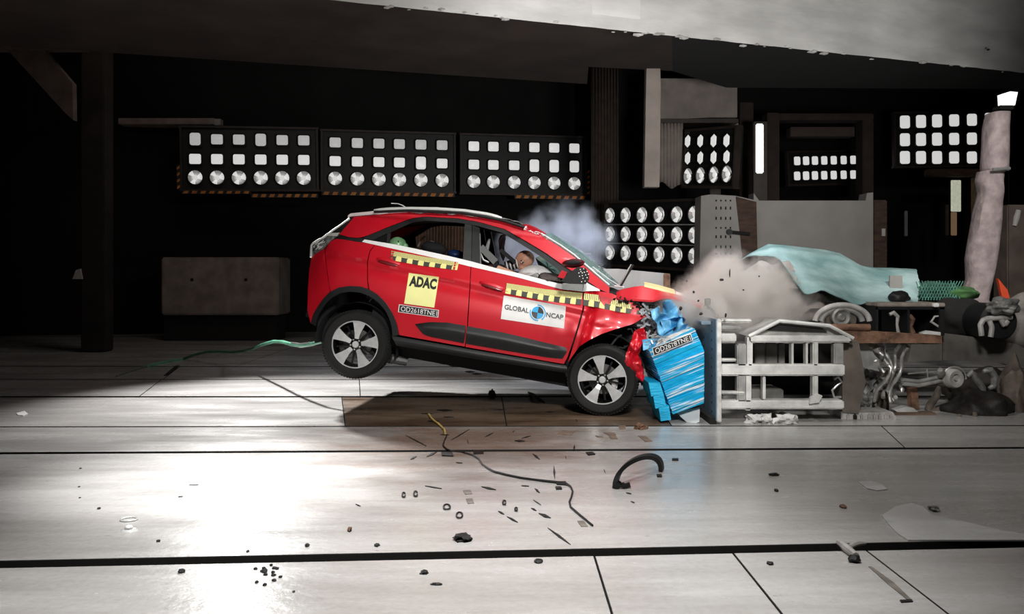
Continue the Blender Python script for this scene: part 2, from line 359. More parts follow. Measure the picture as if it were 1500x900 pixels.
def lamp(parent, pos, R, kind, r, bright=True):
    key = (kind, round(r, 3), bright)
    h, refl, br, bulb = lamp_meshes(kind, r)
    M = Matrix.Translation(pos) @ R.to_4x4()
    def mk(nm, mbx, m, par, loc):
        k = (nm,) + key + (m.name,)
        if k not in LAMPPROTO:
            o = mbx.build(nm, m, parent, local=True, smooth=(nm != 'reflector')); LAMPPROTO[k] = o
        else:
            o = LAMPPROTO[k].copy(); COL.objects.link(o)
        o.parent = par
        if par is parent: o.matrix_local = MW[parent.name].inverted() @ M
        else: o.matrix_local = Matrix.Identity(4)
        return o
    ho = mk('lamp', h, housing, parent, pos)
    if kind == 'round':
        mk('reflector', refl, lampd, ho, None); mk('reflector', br, lampw2, ho, None); mk('bulb', bulb, lampw2, ho, None)
    else: mk('lens', bulb, lampw2 if bright else lampw, ho, None)
def bank(label, corners, YL, YR, cols, rowsl, kinds, r, group=None, pad=(.3, .28), name='light_bank', frame=True, shelf=False, tilt=0, bright=lambda i, j: True):
    """corners: px of the lamp grid at its left (xL, ytop, ybot) and right; lamps sit on a real yawed panel."""
    (xL, tL, bL), (xR, tR, bR) = corners
    TL, BL, TR, BR = P(xL, tL, YL), P(xL, bL, YL), P(xR, tR, YR), P(xR, bR, YR)
    ux = ((TR + BR) - (TL + BL)).normalized(); uz = ((TL + TR) - (BL + BR)); uz = (uz - ux * uz.dot(ux)).normalized(); uy = uz.cross(ux)
    R = Matrix((ux, uy, uz)).transposed()          # uy points away from the camera
    C0 = (TL + TR + BL + BR) / 4; hw = ((TR + BR) - (TL + BL)).length / 4; hh = ((TL + TR) - (BL + BR)).length / 4
    root = empty(name, C0 - uz * (hh + pad[1]), R, label, 'light bank', group)
    mb = MB(); mb.box(C0 + uy * 0.13, (2 * hw + 2 * pad[0], .10, 2 * hh + 2 * pad[1]), R, .01); mb.build('back_panel', housing, root)
    if frame:
        mb = MB(); W_, H_ = hw + pad[0], hh + pad[1]
        for (cx, cz, sx, sz) in ((0, H_, 2 * W_ + .08, .05), (0, -H_, 2 * W_ + .08, .05), (-W_, 0, .05, 2 * H_), (W_, 0, .05, 2 * H_)):
            mb.box(C0 + ux * cx + uz * cz + uy * .06, (sx, .14, sz), R, .008)
        mb.build('frame', framem, root)
    if shelf:
        for k in range(len(rowsl) - 1):
            zz = hh - (2 * hh) * (k + .5) / (len(rowsl) - 1)
            mb = MB(); mb.box(C0 + uz * zz + uy * .03, (2 * hw + 2 * pad[0], .10, .022), R); mb.build('shelf', steel if shelf == 1 else framem, root)
    nr = len(rowsl)
    for j in range(nr):
        for i, cpx in enumerate(cols):
            t = (cpx - xL) / (xR - xL)
            # perspective-correct parameter along the panel
            a, b_ = TL, TR; k = (cpx - 750) / F; s_ = (k * a.y - a.x) / ((b_.x - a.x) - k * (b_.y - a.y))
            top = TL.lerp(TR, s_); bot = BL.lerp(BR, s_); p = top.lerp(bot, rowsl[j])
            kk = kinds[j]; kk = kk[i % len(kk)] if isinstance(kk, (list, tuple)) else kk
            lamp(root, p, R, kk, r, bright(i, j))
    return root, C0, R, hw + pad[0], hh + pad[1]
def hazard(root, C0, R, W_, H_, t0, t1, dz, n, vertical=None):
    ux, uy, uz = R.col[0], R.col[1], R.col[2]; mb = MB(); mc = MB()
    if vertical is None:
        L_ = (t1 - t0) * 2 * W_; c = C0 + ux * (-W_ + (t0 + t1) * W_) - uz * (H_ + dz)
        mb.box(c + uy * .03, (L_, .05, .085), R)
        for i in range(n):
            p = C0 + ux * (-W_ + 2 * W_ * (t0 + (t1 - t0) * (i + .5) / n)) - uz * (H_ + dz); q = L_ / n * .28; h = .036
            mc.prism([p - ux * q * 1.3 - uz * h, p + ux * q * .7 - uz * h, p + ux * q * 1.3 + uz * h, p - ux * q * .7 + uz * h], -uy * .006)
    else:
        c = C0 + ux * (vertical * (W_ + .06)) - uz * (H_ * (1 - t1)) ; L_ = t1 * 2 * H_
        c = C0 + ux * (vertical * (W_ + .06)) - uz * (H_ - L_ / 2)
        mb.box(c + uy * .03, (.07, .05, L_), R)
        for i in range(n):
            p = c + uz * (-L_ / 2 + L_ * (i + .5) / n); h = L_ / n * .25
            mc.prism([p - ux * .03 - uz * h * 1.3, p + ux * .03 - uz * h * .3, p + ux * .03 + uz * h * 1.3, p - ux * .03 + uz * h * .3], -uy * .006)
    s1 = mb.build('hazard_strip', blackpl, root); mc.build('orange_stripe', hazo, s1)
sq = ['square', 'square', 'square', 'round', 'square', 'square']
sq1 = ['arch', 'square', 'square', 'arch', 'square', 'square']
YB = lambda px: 19.8 + 1.7 * (px - 286) / 555.0
c1 = [286, 318, 350, 382, 413.5, 445]
c2 = [491, 523.5, 555, 585, 616.5, 647.5]
c3 = [694, 722.5, 753, 782.5, 811.5, 841]
dimtop = lambda i, j: j != 0
rt, C0, R_, W_, H_ = bank('long black light bank high on the back wall, leftmost of the three above the car', ((286, 204, 260), (445, 206, 261)), YB(286), YB(445), c1, [0, .52, 1], [sq1, 'square', 'round'], .155, bright=dimtop)
hazard(rt, C0, R_, W_, H_, 0.0, .5, .04, 8); hazard(rt, C0, R_, W_, H_, .5, 1.0, .12, 8); hazard(rt, C0, R_, W_, H_, 0, .4, 0, 4, -1)
rt, C0, R_, W_, H_ = bank('black light bank high on the back wall, middle of the three above the car', ((491, 209, 261.5), (647.5, 213, 264.5)), YB(491), YB(647), c2, [0, .52, 1], ['square', ['square', 'square', 'square', 'square', 'tall', 'square'], 'round'], .155, bright=dimtop)
hazard(rt, C0, R_, W_, H_, 0, 1, .06, 15)
rt, C0, R_, W_, H_ = bank('black light bank high on the back wall, rightmost of the three above the car', ((694, 214.5, 266), (841, 217.5, 269)), YB(694), YB(841), c3, [0, .52, 1], ['square', ['square', 'square', 'square', 'tall', 'tall', 'arch'], 'round'], .155)
hazard(rt, C0, R_, W_, H_, .42, 1, .06, 9); hazard(rt, C0, R_, W_, H_, 0, .45, 0, 5, 1)
bank('angled light bank of three full rows of round lamps standing behind the crumpled bonnet', ((894.5, 315.6, 370), (1018, 314, 375)), 17.9, 16.1, [894.5, 917.5, 941.5, 966.5, 992.5, 1018], [0, .5, 1], ['round'] * 3, .150, pad=(.2, .26), shelf=1)
bank('small angled light bank under the beige box, four lamps wide', ((1009, 207, 258), (1067, 206, 255)), 17.0, 15.9, [1009, 1027.5, 1047, 1066], [0, .49, 1], ['hex', 'hex', 'round'], .15, pad=(.16, .22), bright=lambda i, j: True)
bank('small dim light bank of two rows recessed in a brown frame on the right', ((1167, 236, 258), (1249, 234.5, 256)), 21.4, 21.8, [1167, 1180, 1193, 1206.6, 1220.5, 1235, 1249], [0, 1], ['arch', 'arch'], .115, pad=(.22, .22))
bank('light bank of three rows of squarish lamps beside the pink column', ((1325, 179, 231), (1449, 175, 231)), 20.6, 20.6, [1325, 1348.5, 1372, 1397, 1423, 1449], [0, .5, 1], [['tall', 'tall', 'tall', 'arch', 'arch', 'tall']] * 3, .155, pad=(.22, .2))
# ------------------------------------------------------------------ background fittings
conc = mat('raw_concrete', (0.24, 0.205, 0.175), 0.85, 0, 0.25, 3, 0.3, 14)
concl = mat('pale_concrete', (0.42, 0.40, 0.38), 0.8, 0, 0.15, 3, 0.25, 14)
beige = mat('beige_cladding', (0.22, 0.188, 0.165), 0.75, 0, 0.15, 3, 0.2, 10)
grey = mat('grey_board', (0.27, 0.255, 0.24), 0.7, 0, 0.08, 2, 0.1, 10)
brown = mat('brown_timber', (0.055, 0.030, 0.020), 0.8, 0, 0.35, 4, 0.3, 20, stretch=(1, 1, 4))
rust = mat('rusty_steel', (0.20, 0.11, 0.07), 0.8, 0.3, 0.45, 9, 0.4, 40)
bar = empty('concrete_barrier', P(320, 500, 18.6), None, 'raw brown-grey concrete block against the dark back wall on the left', 'concrete block')
mb = MB(); pxbox(mb, 236, 377, 408, 462, 18.6, 1.0, .03); mb.build('block', conc, bar)
mb = MB(); pxbox(mb, 240, 461, 404, 501.5, 18.75, .8); mb.build('shade_plinth', groove, bar)  # made-up black base where the block's foot is lost in shade
mb = MB()
for x, y in ((281, 410), (360, 410)): q = P(x, y, 18.59); mb.lathe([(0.001, 0), (.035, 0), (.035, .03)], 10, Matrix.Translation(q))
mb.build('lifting_hole', groove, bar)
mb = MB(); pxbox(mb, 118, 20, 152, 516, 16.0, .4, .02)
mb.build('steel_column', mat('dark_column_paint', (0.016, 0.012, 0.010), 0.8, 0, 0.4, 3), label='dark brown steel column near the left edge', cat='column')
br = empty('wall_bracket', P(60, 170, 15.6), None, 'brown triangular bracket with diagonal brace reaching in from the left edge', 'bracket')
pb = mat('primer_brown', (0.13, 0.10, 0.085), 0.8, 0, 0.2, 4)
mb = MB(); pxbox(mb, -60, 47, 119, 71, 15.5, .3, .01); mb.build('arm', pb, br)
mb = MB(); pxprism(mb, [(8, 70), (62, 70), (106, 122), (107, 176), (95, 165)], 15.6, .15); mb.build('brace', pb, br)
pb = mat('primer_tan', (0.34, 0.28, 0.24), 0.8, 0, 0.2, 4)
hb = empty('hanging_bar', P(250, 183, 20.6), None, 'thin brown bar with pale end block above the left light bank', 'bar')
mb = MB(); pxbox(mb, 173, 173, 314, 182, 20.35, .6, .01); mb.build('rod', pb, hb)
mb = MB(); pxbox(mb, 313, 174, 323, 183.5, 20.3, .2, .01); mb.build('end_block', concl, hb)
mb = MB(); pxprism(mb, [(106, 409), (111, 396), (117, 394), (120, 409)], 15.95, .06); mb.build('paper_tag', concl, label='small white tag on the dark column at far left', cat='tag')
# pleated brown curtains
def curtain(x0, x1, ytop, ybot, Y, m, label, amp=.09, n=None, bottom=None):
    a = P(x0, ytop, Y); b = P(x1, ytop, Y); zb = P(x0, ybot, Y).z; rows_ = []
    k = n or int((b.x - a.x) * 16)
    for j in range(5):
        t = j / 4; row = []
        for i in range(k * 4 + 1):
            s_ = i / (k * 4); x = a.x + (b.x - a.x) * s_
            yy = Y + amp * math.sin(i * PI / 2 + noise.noise(Vector((x * 1.3, t, 0))) * 2) * (.6 + .6 * noise.noise(Vector((x, 3, t * .5))) ** 2)
            zz = a.z + (zb - a.z) * t + (noise.noise(Vector((x * 5, 9, 0))) * .12 if (bottom and j == 4) else 0)
            row.append((x, yy, zz))
        rows_.append(row)
    mb = MB(); mb.open = True; mb.grid(rows_); o = mb.build('curtain', m, None, label=label, cat='curtain', auto=180)
    md = o.modifiers.new('thickness', 'SOLIDIFY'); md.thickness = .01; return o
cbr = mat('brown_curtain_cloth', (0.20, 0.125, 0.085), 0.9, 0, 0.2, 6)
cdk = mat('dark_brown_curtain_cloth', (0.055, 0.038, 0.030), 0.9, 0, 0.2, 6)
curtain(606, 700, 327, 494, 19.2, cbr, 'brown pleated curtain seen through the rear door window of the car')
curtain(866, 906, 100, 480, 20.3, cdk, 'dark brown curtain hanging right of the light banks above the smoke')
# panels and fittings right of centre
mb = MB(); pxprism(mb, [(948, 55), (966, 55), (968, 130), (966, 274), (944, 274), (946, 150)], 13.6, .2)
mb.build('hanging_post', beige, label='narrow beige post hanging from the concrete beam', cat='post', smooth=False)
curtain(966, 1000, 177, 272, 17.36, beige, 'ragged beige cloth strip left of the small angled light bank', .05, bottom=True)
bx = empty('beige_cabinet', P(1030, 175, 17.6), None, 'beige wall box above the small angled light bank', 'wall box')
mb = MB(); pxprism(mb, [(968, 115), (1080, 115), (1080, 172), (1040, 172), (968, 176)], 17.6, .7); mb.build('body', beige, bx, smooth=False)
mb = MB(); pxbox(mb, 966, 174, 1082, 180, 17.3, .9, .01); mb.build('ledge', framem, bx)
mb = MB(); pxbox(mb, 1072, 180, 1082, 250, 17.6, .3, .01); mb.build('side_post', beige, bx)
mb = MB(); pxbox(mb, 1040, 172, 1056, 503.5, 18.05, .2, .01); mb.build('rear_stand', framem, bx)
peg = empty('perforated_cabinet', P(1070, 440, 15.3), None, 'tall brown-grey perforated steel cabinet side between lamp bank and dust cloud', 'cabinet')
mb = MB(); pxprism(mb, [(1027, 287), (1042, 285), (1078, 287), (1104, 293), (1106, 521), (1022, 521)], 15.4, .5); mb.build('side_panel', grey, peg, smooth=False)
mb = MB()
for j, y in enumerate((294, 305, 320, 334, 347, 362, 372)):
    for x in (1049, 1056, 1063, 1070):
        q = P(x, y, 15.395); mb.box((q.x, q.y, q.z), (.022, .012, .05 if j % 3 else .03))
mb.build('slot', groove, peg, smooth=False)
mb = MB(); q = P(1068, 340, 15.38); mb.lathe([(.001, -.05), (.05, -.05), (.05, .02)], 12, Matrix.Translation(q)); mb.tube([q + Vector((0, -.02, 0)), q + Vector((.35, -.02, -.04))], .03, 8); mb.build('handle', blackpl, peg)
mb = MB(); pxprism(mb, [(1078, 288), (1108, 296), (1112, 470), (1098, 470)], 15.38, .18); mb.build('edge_post', brown, peg, smooth=False)
tb = empty('tube_light', P(1113, 258, 17.0), None, 'vertical white lit tube light in a brown frame', 'light fitting')
mb = MB(); pxbox(mb, 1107.5, 181, 1119, 254, 16.97, .06, .02); mb.build('tube', mat('tube_glow', (.9, .9, .88), .4, emit=.85, ecol=(1, .98, .94)), tb)
mb = MB(); pxbox(mb, 1104, 178, 1124, 509, 17.0, .12, .01); mb.build('backing', framem, tb)
wf = empty('brown_recess_frame', P(1190, 293, 18.6), None, 'dark brown timber recess around the small two-row light bank', 'timber frame')
for (x0, y0, x1, y1) in ((1084, 150, 1104, 500), (1124, 165, 1142, 500), (1142, 166, 1280, 176), (1264, 176, 1280, 500)):
    mb = MB(); pxbox(mb, x0, y0, x1, y1, 18.6, .4, .015); mb.build('plank', mat('dark_timber', (0.022, 0.012, 0.009), .8, 0, .3, 5), wf)
mb = MB(); pxbox(mb, 1158, 186, 1252, 200, 18.7, .3, .01); mb.build('shelf_board', mat('dim_board', (0.04, 0.026, 0.02), .8, 0, .2, 5), wf)
gp = empty('grey_parapet', P(1190, 480, 16.0), None, 'plain grey parapet board with raised corners behind the teal sheet', 'parapet')
mb = MB(); pxprism(mb, [(1104, 283), (1112, 294), (1268, 294), (1270, 283), (1279, 282), (1279, 516.3), (1104, 516.3)], 16.0, .35); mb.build('board', grey, gp, smooth=False)
mb = MB(); pxbox(mb, 1279, 293, 1300, 500, 16.0, .4, .02); mb.build('brown_edge', brown, gp)
mb = MB(); pxbox(mb, 1292, 335, 1297, 346, 15.97, .05); mb.build('latch', concl, gp)
dr = empty('dark_doorway', P(1370, 450, 19.6), None, 'dark doorway with timber lintel and lit gap below the right light bank', 'doorway')
mb = MB(); pxbox(mb, 1362, 247, 1446, 258, 19.6, .3, .02); mb.build('lintel', brown, dr)
mb = MB(); pxbox(mb, 1432, 258, 1446, 440, 19.6, .3, .02); mb.build('jamb', mat('amber_timber', (0.16, 0.09, 0.03), .7, 0, .4, 6), dr)
litgap = mat('daylight_gap', (.5, .5, .42), .6, 0, .5, 12, emit=.45, ecol=(.75, .78, .60))
mb = MB(); pxbox(mb, 1394, 264, 1408, 310, 20.2, .05, .01); mb.build('lit_pane', litgap, dr)
mb = MB(); pxbox(mb, 1394, 311, 1402, 345, 20.2, .05, .01); mb.build('lit_pane', mat('amber_gap', (.2, .1, .05), .6, emit=.12, ecol=(.8, .5, .3)), dr)
mb = MB(); pxbox(mb, 1326, 309, 1330, 346, 19.5, .06, .01); mb.build('door_handle', concl, dr)
mb = MB(); pxbox(mb, 1386, 300, 1390, 345, 19.55, .06, .01); mb.build('frame_strip', brown, dr)
# pink column with a lamp on its top
pk = empty('pink_column', P(1440, 445, 11.6), None, 'crooked pinkish rendered column near the right edge', 'column')
pinkm = mat('pink_render', (0.40, 0.325, 0.32), 0.85, 0, 0.22, 7, 0.8, 14)
def lump_column(sec, name, Y, seed, m):
    """sec: (y, x_left, x_right); round-ish column lofted through the sections"""
    vs = []; n = 20; ks = []
    for i in range(len(sec) - 1):
        for q in range(5):
            t = q / 5; ks.append([sec[i][k] + (sec[i + 1][k] - sec[i][k]) * t for k in range(3)])
    ks.append(list(sec[-1]))
    for (y, xl, xr) in ks:
        c = P((xl + xr) / 2, y, Y); rx = (xr - xl) / 2 / F * Y
        for j in range(n):
            a = 2 * PI * j / n; d = 1 + .07 * noise.noise(Vector((math.cos(a) * 2, math.sin(a) * 2, c.z * 3 + seed)))
            ca = math.copysign(abs(math.cos(a)) ** .7, math.cos(a)); sa = math.copysign(abs(math.sin(a)) ** .7, math.sin(a))
            vs.append((c.x + rx * ca * d, Y + .2 + .18 * sa * d, c.z))
    m_ = MB(); L = len(ks); m_.add(vs, [(i * n + j, i * n + (j + 1) % n, (i + 1) * n + (j + 1) % n, (i + 1) * n + j) for i in range(L - 1) for j in range(n)] + [list(range(n)), list(range((L - 1) * n, L * n))])
    return m_.build(name, m, pk)
lump_column([(162, 1460, 1487), (180, 1456, 1487), (200, 1454, 1487), (245, 1452, 1485), (249, 1454, 1484)], 'upper_shaft', 11.6, 1, pinkm)
lump_column([(249, 1446, 1480), (262, 1444, 1478), (280, 1448, 1478), (310, 1440, 1476), (350, 1434, 1473), (380, 1428, 1469), (410, 1430, 1463), (440, 1418, 1456), (455, 1436, 1462)], 'lower_shaft', 11.6, 7, pinkm)
mb = MB(); q = P(1468, 248, 11.5); mb.tube([q + Vector((-.12, 0, 0)), q + Vector((.1, 0, .01))], .02, 8); mb.build('clamp', steel, pk)
hl = empty('wall_lamp', P(1478, 158, 11.9), None, 'bright white lamp above the pink column at the right edge', 'lamp')
mb = MB(); pxprism(mb, [(1467, 138), (1480, 134), (1491, 135), (1487, 154), (1468, 155)], 11.9, .1); mb.build('lamp_glass', mat('white_glow', (.9, .9, .88), .4, emit=1.0, ecol=(1, .99, .95)), hl)
mb = MB(); pxbox(mb, 1465, 154, 1486, 160, 11.88, .2, .01); mb.build('lamp_bracket', housing, hl)
mb = MB(); pxbox(mb, 1476, 300, 1520, 452, 13.2, .4, .02); mb.build('brown_post', mat('dim_brown_paint', (0.10, 0.075, 0.06), .8, 0, .3, 3), label='dim brown post behind the pink column at the right edge', cat='post')
mb = MB(); a = P(1492, 308, 13.17); b = P(1486, 331, 13.17); mb.tube([a, a.lerp(b, .5), b], [.035, .045, .03], 10); mb.build('hanging_tool', concl, label='small pale rod hanging right of the pink column', cat='tool')
lw = empty('low_wall', P(930, 440, 13.2), None, 'low pale grey concrete wall behind the windscreen wiper', 'low wall')
mb = MB(); pxprism(mb, [(878, 394), (906, 394), (978, 401), (980, 431), (878, 430)], 13.2, .5); mb.build('wall_block', concl, lw, smooth=False)
mb = MB(); pxprism(mb, [(880, 429), (976, 430), (976, 540), (880, 540)], 13.3, .4); mb.build('dark_base', groove, lw, smooth=False)
mb = MB(); pxbox(mb, 972, 401, 982, 430, 13.18, .1, .01); mb.build('rusty_end_plate', rust, lw)

# ------------------------------------------------------------------ the car: frame of reference
YAW, PITCH = math.radians(6.0), math.radians(9.6)
CR = Matrix.Rotation(-YAW, 3, 'Z') @ Matrix.Rotation(PITCH, 3, 'Y')
HUBY = -0.875
hubw = P(520, 505, 9.15)
CO = hubw - CR @ Vector((0, HUBY, 0))
car = empty('hatchback_car', CO, CR, 'bright red small hatchback car with tail lifted and nose crushed into the blue barrier', 'car')
CRI = CR.transposed(); CAM0 = CRI @ (Vector((0, 0, CH)) - CO)
def ray(px, py): return (CRI @ Vector(((px - 750) / F, 1.0, (HZ - py) / F)))
WT = [(-0.4, .83), (-0.2, .86), (0.0, .890), (0.2, .900), (0.40, .902), (0.55, .892), (0.68, .862), (0.78, .820), (0.95, .755), (1.10, .690), (1.20, .640), (1.28, .580), (1.4, .5)]
def smoothint(z):
    if z <= WT[0][0]: return WT[0][1]
    for i in range(len(WT) - 1):
        if z <= WT[i + 1][0]:
            z0, a = WT[i]; z1, b = WT[i + 1]; p0 = WT[i - 1][1] if i else a; p3 = WT[min(i + 2, len(WT) - 1)][1]; t = (z - z0) / (z1 - z0)
            return .5 * ((2 * a) + (-p0 + b) * t + (2 * p0 - 5 * a + 4 * b - p3) * t * t + (-p0 + 3 * a - 3 * b + p3) * t ** 3)
    return WT[-1][1]
CREASE = [None]
def halfw(x, z):
    v = smoothint(z)
    if x < -0.28: t = min(1.3, (-0.28 - x) / .46); v -= .20 * t * t
    if CREASE[0] and -0.5 < x < 2.3:
        d = z - (CREASE[0][0] + CREASE[0][1] * x)
        v += (.020 * math.exp(-max(0, d) / .07) if d > 0 else .020 * math.exp(-(d / .018) ** 2) - .016 * math.exp(-((d + .06) / .05) ** 2))
    if x > 1.9 and z < .62:     # the crushed fender and door front buckle
        k = min(1, (x - 1.9) / .25)
        v += k * (.045 * noise.noise(Vector((x * 3.6, z * 3.4, 2.0))) + .007 * noise.noise(Vector((x * 9, z * 7, 5.0))))
    return v
def CP(px, py, off=0.0, y=None):
    """point on the car's near side surface (car axes) that the photograph shows at this pixel"""
    d = ray(px, py); yy = -.85 if y is None else y
    for _ in range(1 if y is not None else 14):
        t = (yy - CAM0.y) / d.y; q = CAM0 + d * t
        if y is None: yy = -(halfw(q.x, q.z) + off)
    return q
a = CP(518, 377); b = CP(853, 455); k_ = (b.z - a.z) / (b.x - a.x); CREASE[0] = (a.z - k_ * a.x, k_)
def resample(pl, n):
    ds = [0]
    for i in range(1, len(pl)): ds.append(ds[-1] + math.dist(pl[i - 1], pl[i]))
    out = []; T = ds[-1]; j = 0
    for i in range(n + 1):
        t = T * i / n
        while j < len(pl) - 2 and ds[j + 1] < t: j += 1
        u = (t - ds[j]) / max(1e-9, ds[j + 1] - ds[j]); out.append((pl[j][0] + (pl[j + 1][0] - pl[j][0]) * u, pl[j][1] + (pl[j + 1][1] - pl[j][1]) * u))
    return out
def coons(top, bot, left, right, nu, nv):
    T = resample(top, nu); B = resample(bot, nu); L = resample(left or [top[0], bot[0]], nv); R = resample(right or [top[-1], bot[-1]], nv)
    rows = []
    for j in range(nv + 1):
        v = j / nv; row = []
        for i in range(nu + 1):
            u = i / nu
            row.append(tuple((1 - v) * T[i][k] + v * B[i][k] + (1 - u) * L[j][k] + u * R[j][k] - ((1 - u) * (1 - v) * T[0][k] + u * (1 - v) * T[-1][k] + (1 - u) * v * B[0][k] + u * v * B[-1][k]) for k in (0, 1)))
        rows.append(row)
    return rows
def panel(name, m, top, bot, left=None, right=None, off=0.0, thick=.025, nu=24, nv=10, mirror=True, offs=None, parent=None, label=None, auto=50, fn=None):
    rows = coons(top, bot, left, right, nu, nv); n = len(rows[0])
    pts = [[CP(p[0], p[1], (off if offs is None else offs(i / nu, j / nv))) for i, p in enumerate(r)] for j, r in enumerate(rows)]
    if fn: pts = [[fn(q, i / nu, j / nv) for i, q in enumerate(r)] for j, r in enumerate(pts)]
    res = []
    for sgn in ((1, -1) if mirror else (1,)):
        mb = MB(); mb.grid([[Vector((q.x, q.y * sgn, q.z)) for q in r] for r in pts], (0, thick * sgn, 0)); mb.open = True
        o = mb.build(name, m, parent or car, local=True, label=label if sgn == 1 else None, auto=auto)
        me = o.data; bm = bmesh.new(); bm.from_mesh(me)
        bm.normal_update(); c = sum((f.normal.y * f.calc_area() for f in bm.faces))
        if c * sgn > 0: bmesh.ops.reverse_faces(bm, faces=bm.faces)
        bm.to_mesh(me); bm.free(); res.append(o)
    return res[0]
# ---- body panels
arch_out = [(455, 474), (459, 460), (466, 448), (474, 437), (483, 428), (496, 421.5), (512, 419), (528, 420), (540, 424)]
arch_out2 = [(540, 424), (553, 432), (565, 444), (575, 460), (581, 475), (584, 491)]
panel('rear_bumper', paint, [(456.5, 376), (463, 371), (475, 365)], [(455, 474), (459, 460), (466, 448), (474, 437), (483, 428)], [(456.5, 376), (453, 395), (451, 425), (450.5, 455), (455, 474)], [(475, 365), (477.5, 390), (483, 428)], nu=10, nv=18)
panel('quarter_panel', paint, [(476, 364), (484, 354), (492, 350), (503, 351), (520, 354), (535, 356), (550, 357.5)], [(484, 427.5), (496, 421.5), (512, 419), (528, 420), (539, 423.5)], [(476, 364), (478.5, 390), (484, 427.5)], [(550, 357.5), (541, 368), (537.5, 384), (537.5, 410), (539, 423.5)], nu=20, nv=16)
rear_door = panel('rear_door', paint, [(551.5, 355.5), (600, 365), (650, 376), (689, 385.5)], [(584.5, 491), (632, 499.5), (680.5, 508)], [(551.5, 357), (542.5, 368), (539, 384), (539, 410), (541, 424.5), (553, 432), (565, 444), (575, 460), (581, 475), (584.5, 491)], [(689.3, 386), (688, 416), (683.5, 484), (680.7, 508)], nu=36, nv=30)
front_door = panel('front_door', paint, [(690.6, 386), (740, 398.5), (790, 411), (824, 419.5), (854, 428)], [(682, 508.5), (740, 518.5), (800, 529), (826, 533.5)], [(690.6, 386), (689.4, 416), (685, 484), (682, 508.5)], [(854, 428), (853.5, 452), (849, 468), (840, 498), (831, 524), (826, 533.5)], nu=44, nv=30)
panel('front_fender', paint, [(856, 427), (878, 427), (896, 430), (915, 439), (935, 447), (949, 453)], [(832, 531), (848, 509), (862, 499), (880, 490), (897, 484), (927, 475), (947, 463)], [(856, 427), (855.5, 452), (851, 470), (842, 500), (832, 531)], None, nu=30, nv=22, fn=lambda q, u, v: q + Vector((0, .022 * noise.noise(Vector((q.x * 6, q.z * 6, 1))) * min(1, u * 4) + .045 * math.exp(-((u - .12 - .12 * v) / .05) ** 2), 0)))
# torn fender leg ahead of the front wheel
panel('torn_wing_panel', paint, [(929, 486), (941, 479), (950, 492)], [(936, 556), (941, 558), (945, 552)], [(929, 486), (924, 500), (914, 528), (922, 542), (936, 556)], [(950, 492), (939, 506), (937, 522), (941, 540), (945, 552)], off=.0, nu=16, nv=34, mirror=False, fn=lambda q, u, v: q + Vector((.022 * noise.noise(Vector((q.z * 16, u, 3))), .07 * noise.noise(Vector((q.x * 12, q.z * 9, 3))) + .03 * noise.noise(Vector((q.x * 28, q.z * 20, 6))) - .03 * math.sin(u * 3), 0)), auto=30)
panel('sill_cladding', cladm, [(573, 492), (620, 500), (700, 514), (780, 527.5), (830, 536)], [(581, 507), (622, 513.5), (700, 527), (780, 539), (832, 547)], nu=30, nv=4, offs=lambda u, v: .012 + .02 * math.sin(v * PI), thick=.12)
panel('rear_arch_cladding', cladm, arch_out[:-1] + arch_out2, [(462, 478), (466, 462), (475, 447), (485, 437), (497, 430), (512, 427.5), (528, 429), (542, 434.5), (555, 444), (565, 456), (571, 469), (574, 481), (575, 493)], off=.022, thick=.05, nu=40, nv=3)
cl_top = [(608, 475), (629, 472), (655.5, 472.8), (682, 477.5)]; cl_bot = [(610, 478), (620, 490), (633, 494), (679.5, 503)]
ridge = lambda u, v: .004 + .034 * (v / .42 if v < .42 else 1 - (v - .42) / .58 * .75) * min(1, 6 * u + .15)
panel('door_cladding', cladm, cl_top, cl_bot, None, None, offs=ridge, thick=.03, nu=16, nv=8)
panel('door_cladding', cladm, [(684, 478), (738, 487.5), (790, 500), (829, 509.5)], [(681.5, 503.5), (740, 513.5), (804, 524), (824, 526)], None, [(829, 509.5), (831, 515), (824, 526)], offs=lambda u, v: ridge(1 - u * .98, v), thick=.03, nu=26, nv=8)
roof_top = [(519, 318), (545, 315.5), (570, 312.5), (600, 310.8), (640, 311), (680, 313.5), (720, 318.5), (750, 325), (775, 335), (794, 346), (820, 362), (840, 376), (863, 396), (893, 421)]
roof_bot = [(497, 343.5), (513, 348), (528, 348.5), (540, 344.5), (570, 332), (602, 320), (622, 317.5), (670, 320), (700, 325), (740, 336), (770, 353), (800, 371), (824, 388), (856, 409), (880, 425), (892, 430)]
rt_, rb_ = resample(roof_top, 60), resample(roof_bot, 60)
panel('roof_side_rail', paint, roof_top, roof_bot, None, None, nu=60, nv=5, thick=.05)
# black window surround
wt = [(531, 348.2), (540, 344.9), (570, 332.6), (602, 320.6), (622, 318), (670, 320.6), (700, 325.6), (740, 336.6), (770, 353.6), (800, 371.6), (824, 388.6), (838, 398)]
wb = [(547, 352), (556, 347), (575, 339), (604, 326), (624, 323.5), (670, 326), (699, 331), (735, 341), (762, 357), (792, 376), (816, 394), (828, 410)]
panel('window_surround', blackpl, wt, wb, off=-.012, thick=.04, nu=50, nv=2)
panel('rear_trim_strip', blackpl, [(497, 344), (513, 348.5), (528, 349), (546, 350)], [(484, 353), (503, 350.5), (520, 353.5), (540, 357)], off=-.008, nu=12, nv=3)
panel('pillar_trim', mat('pillar_grey', (0.03, 0.032, 0.031), .45, 0, .15, 8), [(681, 328), (691, 330)], [(678, 383), (690, 386)], off=-.02, thick=.04, nu=3, nv=10)
panel('pillar_trim', mat('pillar_grey2', (0.017, 0.018, 0.0175), .45, 0, .15, 8), [(692, 330), (702.5, 334)], [(691, 386.5), (703.5, 389)], off=-.02, thick=.04, nu=3, nv=10)
